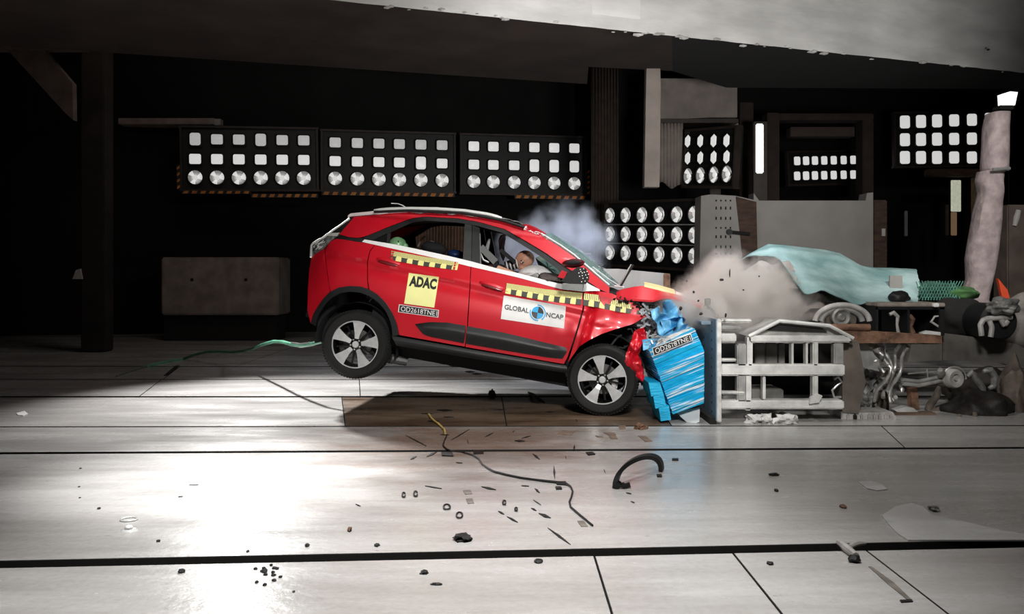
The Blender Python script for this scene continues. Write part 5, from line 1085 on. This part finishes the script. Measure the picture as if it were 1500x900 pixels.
# ---- teal sheet over a mound, dust
tealm = mat('teal_sheet_cloth', (.24, .42, .41), .75, 0, .22, 2.5, .35, 14, col2=(.42, .58, .57))
mound = mat('pale_rubble', (.36, .31, .285), .95, 0, .25, 4, .5, 9)
mo_ = empty('rubble_mound', P(1130, 480, 10.4), None, 'dusty tan rubble mound wrapped in dust left of the teal sheet', 'rubble')
for i, (x, y, rx, rz) in enumerate(((1128, 428, .42, .34), (1078, 438, .34, .30), (1175, 445, .42, .26))):
    mb = MB(); mb.blob(P(x, y, 10.5 + .1 * i), (rx, .4, rz), 60 + i, .35, 4, 2.4); mb.build('rubble_lump', mound, mo_)
tr = [[(1086, 380), (1125, 357), (1170, 361), (1228, 369), (1264, 391), (1342, 394)], [(1098, 376), (1132, 362), (1178, 368), (1232, 376), (1268, 394), (1344, 398)], [(1118, 374), (1146, 374), (1190, 388), (1240, 398), (1280, 406), (1345, 408)],
      [(1134, 376), (1158, 392), (1196, 404), (1246, 416), (1288, 420), (1346, 422)], [(1142, 380), (1168, 410), (1204, 414), (1250, 434), (1290, 436), (1346, 438)], [(1144, 383), (1180, 432), (1206, 424), (1254, 446), (1292, 444), (1346, 444)]]
tr = [resample(r, 36) for r in tr]; rows_ = []
for j in range(31):
    t = j / 30 * 5; k = min(4, int(t)); f_ = t - k; Y = 11.3 - 1.3 * j / 30; row = []
    for i in range(37):
        x = tr[k][i][0] * (1 - f_) + tr[k + 1][i][0] * f_; y = tr[k][i][1] * (1 - f_) + tr[k + 1][i][1] * f_; p = P(x, y, Y)
        fold = noise.noise(Vector((i * .22, j * .10, 3))) * .05 + noise.noise(Vector((i * .55 + j * .3, j * .2, 8))) * .022; row.append(p + Vector((0, fold * 1.4, fold * .5)))
    rows_.append(row)
mb = MB(); mb.grid(rows_, (0, .01, -.01)); mb.build('teal_sheet', tealm, label='pale teal cloth sheet draped over the rubble', cat='sheet', auto=70)
mb = MB(); pxbox(mb, 1215, 444, 1345, 452, 10.2, .7, .01); mb.build('sheet_support', dgrey, label='dull steel ledge carrying the right end of the teal sheet', cat='ledge')
ng = empty('green_netting', P(1375, 440, 10.6), None, 'heap of dark green netting on the black rack', 'netting')
gn = mat('green_net', (.05, .16, .12), .8, 0, .4, 9)
mb = MB(); mb.blob(P(1372, 428, 10.6), (.30, .2, .12), 5, .35, 4, 1.8); mb.build('net_heap', mat('dark_green_cloth', (.03, .07, .05), .9, 0, .5, 8, .4), ng)
mb = MB(); R0 = random.Random(77)
for k in range(14):
    a = P(1342 + k * 4.2, 412 + R0.uniform(-1, 1), 10.35); b = P(1352 + k * 4.2, 440, 10.3); mb.tube([a, b], .006, 4); a = P(1356 + k * 4.2, 412, 10.34); b = P(1342 + k * 4.2, 440, 10.29); mb.tube([a, b], .006, 4)
mb.build('net_cords', gn, ng, kind='stuff')
mb = MB(); mb.blob(P(1408, 430, 10.4), (.20, .14, .08), 9, .3, 3); mb.build('green_bundle', mat('leaf_green_cloth', (.05, .13, .04), .9, 0, .4, 8), ng)
mb = MB(); mb.blob(P(1317, 436, 10.1), (.12, .1, .075), 15, .3, 3); mb.build('black_bag', blackpl, label='small black bag at the right end of the teal sheet', cat='bag')
mb = MB(); pxprism(mb, [(1304, 404), (1322, 404), (1322, 430), (1303, 430)], 10.5, .03); mb.build('grey_card', grey, label='small grey card with white dots above the black bag', cat='card', smooth=False)
def vol(name, centers, col, dens, nscale, label, aniso=.2, warp=.5):
    m = bpy.data.materials.new(name + '_volume'); m.use_nodes = True; nt = m.node_tree; N = nt.nodes; L = nt.links; N.clear()
    out = N.new('ShaderNodeOutputMaterial'); pv = N.new('ShaderNodeVolumePrincipled'); pv.inputs['Color'].default_value = (*col, 1); pv.inputs['Anisotropy'].default_value = aniso
    tc = N.new('ShaderNodeTexCoord'); n = N.new('ShaderNodeTexNoise'); n.inputs['Scale'].default_value = nscale; n.inputs['Detail'].default_value = 4; n.inputs['Roughness'].default_value = .6; L.new(tc.outputs['Object'], n.inputs['Vector'])
    org = sum((c[0] for c in centers), Vector()) / len(centers); prev = None
    for c, r in centers:
        d = N.new('ShaderNodeVectorMath'); d.operation = 'DISTANCE'; L.new(tc.outputs['Object'], d.inputs[0]); d.inputs[1].default_value = c - org
        mr = N.new('ShaderNodeMapRange'); mr.inputs[1].default_value = 0; mr.inputs[2].default_value = r; mr.inputs[3].default_value = 1; mr.inputs[4].default_value = 0; L.new(d.outputs['Value'], mr.inputs[0])
        if prev is None: prev = mr.outputs[0]
        else:
            mx = N.new('ShaderNodeMath'); mx.operation = 'MAXIMUM'; L.new(prev, mx.inputs[0]); L.new(mr.outputs[0], mx.inputs[1]); prev = mx.outputs[0]
    a = N.new('ShaderNodeMath'); a.operation = 'MULTIPLY_ADD'; L.new(n.outputs[0], a.inputs[0]); a.inputs[1].default_value = warp * 3.6; a.inputs[2].default_value = -warp * 2.05
    b = N.new('ShaderNodeMath'); b.operation = 'ADD'; L.new(prev, b.inputs[0]); L.new(a.outputs[0], b.inputs[1])
    c_ = N.new('ShaderNodeMath'); c_.operation = 'MULTIPLY'; L.new(b.outputs[0], c_.inputs[0]); L.new(prev, c_.inputs[1])
    e = N.new('ShaderNodeMath'); e.operation = 'MAXIMUM'; L.new(c_.outputs[0], e.inputs[0]); e.inputs[1].default_value = 0
    f_ = N.new('ShaderNodeMath'); f_.operation = 'MULTIPLY'; L.new(e.outputs[0], f_.inputs[0]); f_.inputs[1].default_value = dens; L.new(f_.outputs[0], pv.inputs['Density']); L.new(pv.outputs[0], out.inputs['Volume'])
    lo = Vector([min(c[i] - r for c, r in centers) for i in range(3)]); hi = Vector([max(c[i] + r for c, r in centers) for i in range(3)]); lo.z = max(lo.z, .1)
    mb = MB(); mb.box((lo + hi) / 2, hi - lo); o = mb.build(name, m, origin=org, smooth=False, label=label, cat='smoke', kind='stuff'); return o
vol('airbag_smoke', [(P(762, 376, 11.3), .42), (P(785, 386, 11.3), .42), (P(748, 362, 11.3), .28), (P(792, 346, 11.3), .42), (P(826, 342, 11.3), .50), (P(858, 352, 11.3), .46), (P(842, 380, 11.3), .50), (P(812, 372, 11.3), .45), (P(850, 330, 11.3), .35)], (.84, .89, 1.0), 10.0, 4.2, 'thin blue-white smoke rising above the windscreen')
vol('dust_cloud', [(P(1062, 400, 9.3), .34), (P(1048, 430, 9.1), .42), (P(1085, 430, 9.4), .50), (P(1120, 425, 9.5), .45), (P(1010, 446, 8.9), .34), (P(1080, 455, 9.2), .42), (P(1140, 450, 9.4), .42), (P(985, 452, 8.9), .22), (P(1042, 455, 8.8), .30)], (.93, .89, .86), 34.0, 5.5, 'tan dust cloud bursting up between the blue block and the rubble')
# ------------------------------------------------------------------ loose things on the floor
hose = empty('green_hose', (P(210, 536, 14.0)), None, 'thin green hose trailing from the car tail across the floor to the left', 'hose')
gz = lambda px_, py_: G(px_, py_, .015)
pl = [(455, 505, 9.9), (440, 507, 10.2), (428, 505, 10.5), (415, 501.5, 10.9), (401, 500.5, 11.4), (385, 505, 12.0), (371, 511, 12.6), (357, 515, 13.2), (342, 516.5, 13.6), (322, 515.5, 13.9), (303, 516, 14.2), (286, 520, 14.4)]
pts = [P(472, 500, 9.75)] + [P(*q) for q in pl] + [gz(269, 526), gz(252, 529), gz(235, 532), gz(214, 537)]
mb = MB(); mb.tube(pts, .022, 10); mb.build('tube', mat('green_rubber', (.10, .30, .20), .35, 0, .25, 8, coat=.3), hose)
mb = MB(); mb.tube([pts[1] + Vector((0, 0, .012)), pts[2] + Vector((0, 0, .012)), pts[3] + Vector((0, 0, .012))], .018, 8); mb.build('dark_sleeve', rubber, hose)
mb = MB(); mb.tube([gz(214, 537), gz(200, 541), gz(185, 546), gz(171, 551)], .012, 8); mb.build('hose_tail', mat('grey_rubber', (.12, .14, .12), .5), hose)
wire = [(655, 637), (651, 646), (649, 653), (654, 658), (662, 661), (676, 662), (693, 667), (702, 673), (706, 680), (714, 686), (723, 691), (742, 696), (764, 700.5), (783, 703), (802, 705.5), (816, 707), (829, 709), (836, 713), (839, 720), (837, 728), (834, 735), (836, 743), (845, 751), (856, 760), (868, 770)]
mb = MB(); mb.tube([G(x, y, .008) for x, y in wire], [.006] * 10 + [.008] * 4 + [.010] * 3 + [.006] * 8, 6); mb.build('black_wire', blackpl, label='long black wire snaking over the floor below the car', cat='wire')
mb = MB(); mb.tube([G(x, y, .008) for x, y in ((628, 607), (632, 613), (636, 617), (642, 621), (647, 626), (651, 630), (652, 636))], .010, 6); mb.build('yellow_cord', mat('ochre_cord', (.50, .34, .10), .6, 0, .2), label='short ochre yellow cord on the brown boards under the car', cat='cord')
ends = (G(905, 714), G(966, 690)); mb = MB(); rows_ = []
for i in range(19):
    a = PI * i / 18; c = ends[0].lerp(ends[1], .5 - .5 * math.cos(a)); n_ = Vector((.3, 1, 0)).normalized(); h = .125 * math.sin(a) ** .8
    p = c + Vector((0, 0, h + .004)); nr = Vector((-math.cos(a) * .8, 0, math.sin(a))).normalized()
    rows_.append([p - n_ * .05, p + n_ * .05, p + n_ * .05 + nr * .028, p - n_ * .05 + nr * .028])
mb.add([q for r in rows_ for q in r], [(i * 4 + j, i * 4 + (j + 1) % 4, i * 4 + 4 + (j + 1) % 4, i * 4 + 4 + j) for i in range(18) for j in range(4)] + [(0, 1, 2, 3), (72, 73, 74, 75)])
ar = mb.build('curved_trim', blackpl, label='black curved rubber arch trim lying right of the front wheel', cat='car trim', auto=40)
mb = MB(); R0 = random.Random(8)
for k in range(7): q = ends[0] + Vector((R0.uniform(-.03, .06), R0.uniform(-.05, .03), .02)); mb.box(q, (.03, .02, .035), Ry(R0.uniform(0, 2)))
mb.v = [q for q in mb.v]; tb_ = mb.build('torn_clips', blackpl, ar, kind='stuff', smooth=False)
def flat(name, m, pts, label, cat, h=.006, group=None, z=0.0):
    g_ = [G(x, y, z) for x, y in pts]; mb = MB(); mb.prism([p + Vector((0, 0, h)) for p in g_], (0, 0, -h)); return mb.build(name, m, label=label, cat=cat, group=group, smooth=False)
Z5 = lambda X, Y: (500 + X / 2.648, 560 + Y / 2.648)
greys = mat('grey_brown_card', (.16, .14, .12), .8, 0, .3, 9); browns = mat('brown_card', (.17, .12, .09), .8, 0, .3, 9)
cards = [([(472, 422), (500, 420), (508, 435), (480, 437)], 'upper of two dark grey squares lying one above the other on the floor', greys), ([(483, 455), (508, 453), (515, 472), (490, 474)], 'lower of two dark grey squares lying one above the other on the floor', greys),
    ([(855, 187), (910, 190), (890, 208), (838, 204)], 'largest brown rectangular card, on the floor right below the front wheel', browns), ([(1015, 197), (1060, 197), (1072, 222), (1045, 222), (1035, 207)], 'brown bent card on the floor below the blue bumper element', browns),
    ([(1150, 210), (1180, 210), (1206, 231), (1180, 233)], 'brown card on the floor below the lower tip of the blue block', browns), ([(915, 541), (940, 540), (957, 562), (930, 563)], 'dark square at the end of the black wire', greys), ([(985, 209), (1012, 211), (1018, 216), (995, 216)], 'tiny brown flake left of the bent brown card', browns),
    ([(1075, 170), (1103, 170), (1103, 184), (1078, 184)], 'faint brown card nearest the foot of the blue bumper element', browns), ([(948, 276), (975, 275), (985, 283), (958, 286)], 'small black square just below the floor seam, centre right', blackpl), ([(1283, 300), (1308, 300), (1308, 306), (1283, 306)], 'small black bar right of the curved trim', blackpl),
    ([(1222, 362), (1242, 362), (1244, 370), (1225, 370)], 'small black chip below the right end of the curved trim', blackpl), ([(388, 276), (430, 276), (435, 290), (390, 288)], 'black flat chip where the wire crosses the floor seam', blackpl), ([(512, 270), (552, 270), (552, 280), (514, 281)], 'black flat chip on the floor seam right of the wire', blackpl),
    ([(832, 390), (870, 390), (876, 402), (836, 400)], 'thick black chip on the wire near its right bend', blackpl), ([(830, 410), (852, 410), (856, 418), (833, 419)], 'small black chip under the wire near its right bend', blackpl)]
for q, lab, m_ in cards: flat('card_scrap' if m_ is not blackpl else 'plastic_chip', m_, [Z5(*p) for p in q], lab, 'scrap', .004 if m_ is not blackpl else .01)
shards = [((325, 405), (390, 416)), ((543, 408), (600, 420)), ((608, 503), (632, 516)), ((642, 524), (685, 547)), ((765, 512), (813, 530)), ((736, 492), (757, 501)), ((745, 460), (775, 480)), ((672, 229), (712, 231)), ((558, 214), (590, 198)), ((425, 228), (498, 184)), ((330, 292), (372, 272)), ((445, 314), (470, 316)), ((585, 110), (640, 108)),
    ((370, 110), (430, 111)), ((395, 137), (437, 137)), ((310, 123), (355, 124)), ((335, 152), (380, 153)), ((383, 205), (420, 207)), ((790, 117), (828, 117)), ((268, 302), (292, 290)), ((665, 195), (672, 190)), ((700, 220), (735, 210)), ((750, 415), (770, 432)), ((1105, 432), (1125, 436)), ((1122, 465), (1138, 471)), ((800, 568), (890, 634)), ((55, 476), (75, 484)), ((698, 404), (728, 406)), ((742, 280), (770, 302)), ((250, 208), (330, 250)), ((1018, 340), (1024, 355)), ((824, 325), (828, 380)), ((488, 225), (494, 240)), ((910, 145), (915, 155)), ((905, 245), (902, 265)), ((870, 288), (873, 300))]
shard_labels = ['long thin black shard, uppermost left of the grey squares', 'thick black bar-shaped shard right of the upper grey square', 'small black shard just above the diagonal pair of long shards', 'long diagonal black shard, lower of the diagonal pair right of the grey squares', 'thick diagonal black shard nearest the wire end', 'small black shard between the diagonal pair and the wire end',
    'black shard high between the ring clips and the wire bend', 'flat black shard on the grey strip right of the wire start', 'slanted black shard on the grey strip, right of the long slanting one', 'long slanting black shard beside the wire start', 'black shard left of the wire under the floor seam', 'short black shard under the first bend of the wire', 'long black shard at the middle of the brown boards',
    'black bar-shaped shard on the brown boards right of the yellow cord', 'lower black bar-shaped shard on the brown boards right of the yellow cord', 'black tab at the top end of the yellow cord', 'black tab across the middle of the yellow cord', 'black tab at the lower end of the yellow cord', 'black shard on the boards left of the front tyre', 'leftmost slanted black shard below the floor seam', 'tiny upright black shard on the grey strip near the brown boards',
    'short black shard right of the flat shard on the grey strip', 'thin black splinter above the wire end', 'tiny black splinter under the left foot of the curved trim', 'black splinter farther below the curved trim', 'very long thin black splinter running to the wide groove', 'short black splinter alone at the left of the debris field', 'thin faint splinter under the right half of the wire', 'thin splinter above the right half of the wire',
    'long faint splinter crossing the grey strip left of the wire start', 'tiny upright splinter left of the curved trim', 'thin upright splinter crossing the wire', 'tiny splinter in the middle of the grey strip', 'tiny splinter on the brown boards by the front tyre', 'tiny upright splinter on the grey strip below the front tyre', 'tiny splinter just under the seam in the middle of the floor']
for i, (a, b) in enumerate(shards):
    a = Vector(Z5(*a)); b = Vector(Z5(*b)); d = (b - a); n_ = Vector((-d.y, d.x)).normalized() * (.5 + .9 * (i % 3 == 1) + (.6 if 1 < i < 6 else 0)); c = a.lerp(b, .5)
    flat('plastic_shard', blackpl, [a, c + n_, b, c - n_], shard_labels[i], 'shard', .006, 'thin black shards strewn on the floor below the car')
ring_labels = ['leftmost of two small black ring clips side by side', 'right one of two small black ring clips side by side', 'tiny black ring clip right of the dark grey squares', 'tiny black ring clip, lower right of the dark grey squares', 'black teardrop ring left of the lower grey square', 'largest black ring clip, below the lower grey square']
for i, (x, y, w_, h_) in enumerate(((242, 437, 6, 9), (288, 433, 7, 10), (632, 467, 6, 8), (678, 493, 5, 6), (409, 484, 13, 10), (458, 516, 12, 11))):
    c = Vector(Z5(x, y)); pts = [G(c.x + w_ / 2.648 * math.cos(a), c.y + h_ / 2.648 * math.sin(a), .008) for a in [.3 + (5.4 if i not in (4, 5) else 6.28) * k / 14 for k in range(15)]]
    mb = MB(); mb.tube(pts, .005, 5); mb.build('black_ring', blackpl, label=ring_labels[i], cat='clip', group='small ring-shaped clips on the floor')
def lumpy(name, m, c, r, seed, label, cat, amp=.5):
    q = G(*c); mb = MB(); mb.blob(q + Vector((0, 0, r[2] * .6)), r, seed, amp, 3, 2); mb.v = [Vector((p.x, p.y, max(0, p.z))) for p in mb.v]; return mb.build(name, m, label=label, cat=cat)
lumpy('black_clod', blackpl, Z5(472, 612), (.045, .05, .018), 1, 'irregular black clod left of centre above the wide groove', 'clod', .8)
lumpy('black_clod', blackpl, Z5(138, 636), (.014, .02, .008), 2, 'small black crumb just above the wide groove, lower left of the car', 'clod')
lumpy('rust_crumb', rust, Z5(32, 578), (.012, .02, .014), 3, 'small rusty crumb on the bright floor patch', 'clod')
lumpy('black_puck', blackpl, Z5(765, 698), (.022, .03, .008), 4, 'small black oval disc just below the wide groove', 'disc', .1)
lumpy('black_clod', blackpl, Z5(322, 743), (.018, .02, .010), 5, 'small black lump below the wide groove at lower centre', 'clod', .7)
lumpy('bent_clip', blackpl, Z5(370, 787), (.026, .012, .006), 6, 'flat black clip nearest the bottom edge at lower centre', 'clip', .5)
lumpy('brown_crumpled_scrap', rust, (938, 629), (.055, .05, .03), 7, 'crumpled brown scrap on the floor below the blue block', 'scrap', .8)
lumpy('brown_figure_scrap', rust, (720, 582), (.035, .03, .05), 8, 'small upright brown scrap at the back edge of the brown boards', 'scrap', .7)
lumpy('white_chip', white, (909, 594), (.03, .03, .02), 9, 'small white chip at the front tyre', 'chip', .8)
lumpy('black_stone', blackpl, (266, 839), (.016, .02, .010), 10, 'black stone below the wide groove at the left', 'stone', .3)
lumpy('black_stone', blackpl, (450, 801), (.012, .014, .010), 11, 'black stone just above the wide groove at the left', 'stone', .3)
lumpy('dark_scrap', blackpl, (1134, 697), (.035, .02, .012), 12, 'dark flat scrap on the grey floor below the trolley', 'scrap', .5)
lumpy('dark_pellet', blackpl, (1137, 720), (.014, .02, .010), 13, 'dark round pellet below the flat scrap right of centre', 'pellet', .2)
lumpy('brown_pellet', rust, (1235, 744), (.018, .03, .012), 14, 'brown pellet between the two white patches', 'pellet', .4)
lumpy('dark_pellet', blackpl, (1128, 827), (.016, .02, .008), 15, 'dark pellet below the wide groove at lower right', 'pellet', .4)
lumpy('grey_green_lump', dgrey, (1368, 748), (.03, .04, .016), 16, 'grey-green lump at the tip of the large white patch', 'lump', .5)
for (x, y, r) in ((118, 687, .008), (116, 714, .007), (145, 746, .009), (232, 794, .010), (117, 730, .006), (363, 809, .008), (388, 858, .009), (388, 838, .007), (430, 868, .006), (512, 779, .010)):
    lumpy('dark_crumb', blackpl, (x, y), (r, r * 1.3, r * .7), x, 'tiny dark crumb, one of those scattered over the left half of the floor', 'crumb', .4)['group'] = 'tiny dark crumbs on the left of the floor'
R0 = random.Random(55)
for k in range(16):
    lumpy('dark_crumb', blackpl, (372 + R0.uniform(0, 40), 828 + R0.uniform(0, 28)), (.006 + .006 * R0.random(),) * 2 + (.006,), k, 'dark crumb in the sprinkle just below the groove at left', 'crumb', .5)['group'] = 'sprinkle of crumbs below the groove at left'
shell = mat('milky_glass', (.55, .56, .55), .2, 0, .15, 9, coat=.5)
q = G(190, 777); mb = MB(); mb.lathe([(.001, .012), (.03, .010), (.045, .004), (.048, 0), (.001, 0)], 24, Matrix.Translation(q + Vector((0, 0, 0))) @ Matrix.Rotation(PI / 2, 4, 'X')); rc = mb.build('milky_disc', shell, label='milky round disc with raised knob on the left of the floor', cat='disc')
mb = MB(); mb.blob(q + Vector((0, -.01, .018)), (.022, .022, .012), 1, .1, 3); mb.build('knob', white, rc)
mb = MB(); mb.lathe([(.038, .004), (.044, .010), (.050, .004), (.044, 0)], 24, Matrix.Translation(G(189, 762)) @ Matrix.Rotation(PI / 2, 4, 'X'), True); mb.build('ring', shell, rc)
flat('white_flake', white, [(24, 606), (36, 603), (41, 607), (34, 609.5), (26, 609)], 'small white flake near the left edge of the floor', 'flake', .006)
palec = floor_mat('white_plaster_patch', (.52, .51, .50), (.66, .655, .65), .3, .6)
flat('plaster_patch', palec, [(1292, 757), (1312, 744), (1335, 739), (1352, 744), (1366, 757), (1420, 768), (1470, 780), (1520, 788), (1520, 793.5), (1330, 793.5), (1314, 783), (1300, 768)], 'large white plaster patch at the lower right behind the groove', 'patch', .008)
flat('plaster_patch', palec, [(1257, 707), (1276, 706), (1292, 711), (1300, 718), (1285, 720), (1270, 717)], 'small white plaster patch right of centre', 'patch', .006)
tbk = empty('tee_bracket', G(1240, 805), None, 'pale T-shaped bracket lying across the wide groove at lower right', 'bracket')
mb = MB(); mb.tube([G(1229, 795, .02), G(1238, 802, .022), G(1254, 815, .02)], [.018, .022, .018], 8); mb.build('stem', bone, tbk)
mb = MB(); mb.tube([G(1244, 801, .02), G(1256, 796.5, .02), G(1268, 796, .02)], [.012, .016, .010], 8); mb.build('arm', bone, tbk)
mb = MB(); mb.blob(G(1251, 819, .015), (.03, .03, .018), 5, .4, 3); mb.build('dark_tip', blackpl, tbk)
flat('dark_tape_strip', greys, [(1272, 831), (1277, 831), (1310, 855), (1338, 882), (1332, 882), (1302, 858)], 'long dark worn tape strip on the floor at lower right', 'tape', .003)
flat('small_dark_strip', blackpl, [(1318, 881), (1336, 880), (1337, 883), (1320, 884)], 'short black strip at the end of the worn tape strip', 'tape', .006)
flat('dark_floor_bar', blackpl, [(257, 536.5), (263, 536.5), (246, 551), (240, 551)], 'short black bar on the floor below the green hose', 'bar', .01)
for i, q in enumerate(([(278, 710.4), (291, 710.4), (290, 711.6), (277, 711.6)], [(262, 727.6), (268, 727.6), (267, 729), (261, 729)])): flat('dark_dash', blackpl, q, ('longer', 'shorter')[i] + ' of two thin dark dashes on the bright floor at left', 'scrap', .004)
mb = MB(); pts = [P(x, y, 8.95) for x, y in ((771, 558), (775, 566), (781, 573), (787, 578))]; mb.tube([G(774, 575, .01), G(780, 579, .05), G(790, 586, .03), G(797, 590, .01)], [.01, .025, .02, .01], 8); mb.build('black_scrap', blackpl, label='black twisted scrap on the floor left of the front wheel', cat='scrap')
for i, (x, y) in enumerate(((651, 533), (664, 536), (688, 545), (698, 548), (745, 535), (748, 549))):
    flat('oily_fleck', blackpl, [(x - 7, y), (x, y - 1.2), (x + 8, y + .4), (x, y + 1.4)], 'small black fleck on the floor seen beneath the car', 'fleck', .006, 'black flecks on the floor beneath the car')

chn = empty('dark_chain', P(1046, 466, 8.7), None, 'short dark chain with a square block hanging in the dust above the steel plate', 'chain')
mb = MB(); pxbox(mb, 1033.5, 437, 1041.5, 449, 8.7, .05, .008); mb.box(P(1038, 451, 8.72), (.03, .04, .03)); mb.build('block', dgrey, chn)
mb = MB()
for k in range(9): mb.blob(P(1040 + 13 * k / 8, 450 + 17.5 * (k / 8) ** .9, 8.7), (.020, .014, .016), k, .3, 2)
mb.build('links', dgrey, chn, kind='stuff')
for k, (x, y, w_, h_) in enumerate(((1057, 410, .02, .012), (1069, 400, .007, .04), (1016, 428, .012, .012), (1023, 441, .010, .010), (1027, 460, .016, .014), (1112, 405, .008, .008), (1089, 425, .01, .007), (997, 452, .014, .022), (1063, 462, .01, .02), (1006, 412, .006, .006))):
    mb = MB(); mb.blob(P(x, y, 8.45), (w_, .008, h_), k + 3, .5, 2); mb.build('flying_fragment', blackpl, label='small black fragment thrown into the air around the dust cloud', cat='fragment', group='black fragments flying around the dust cloud')
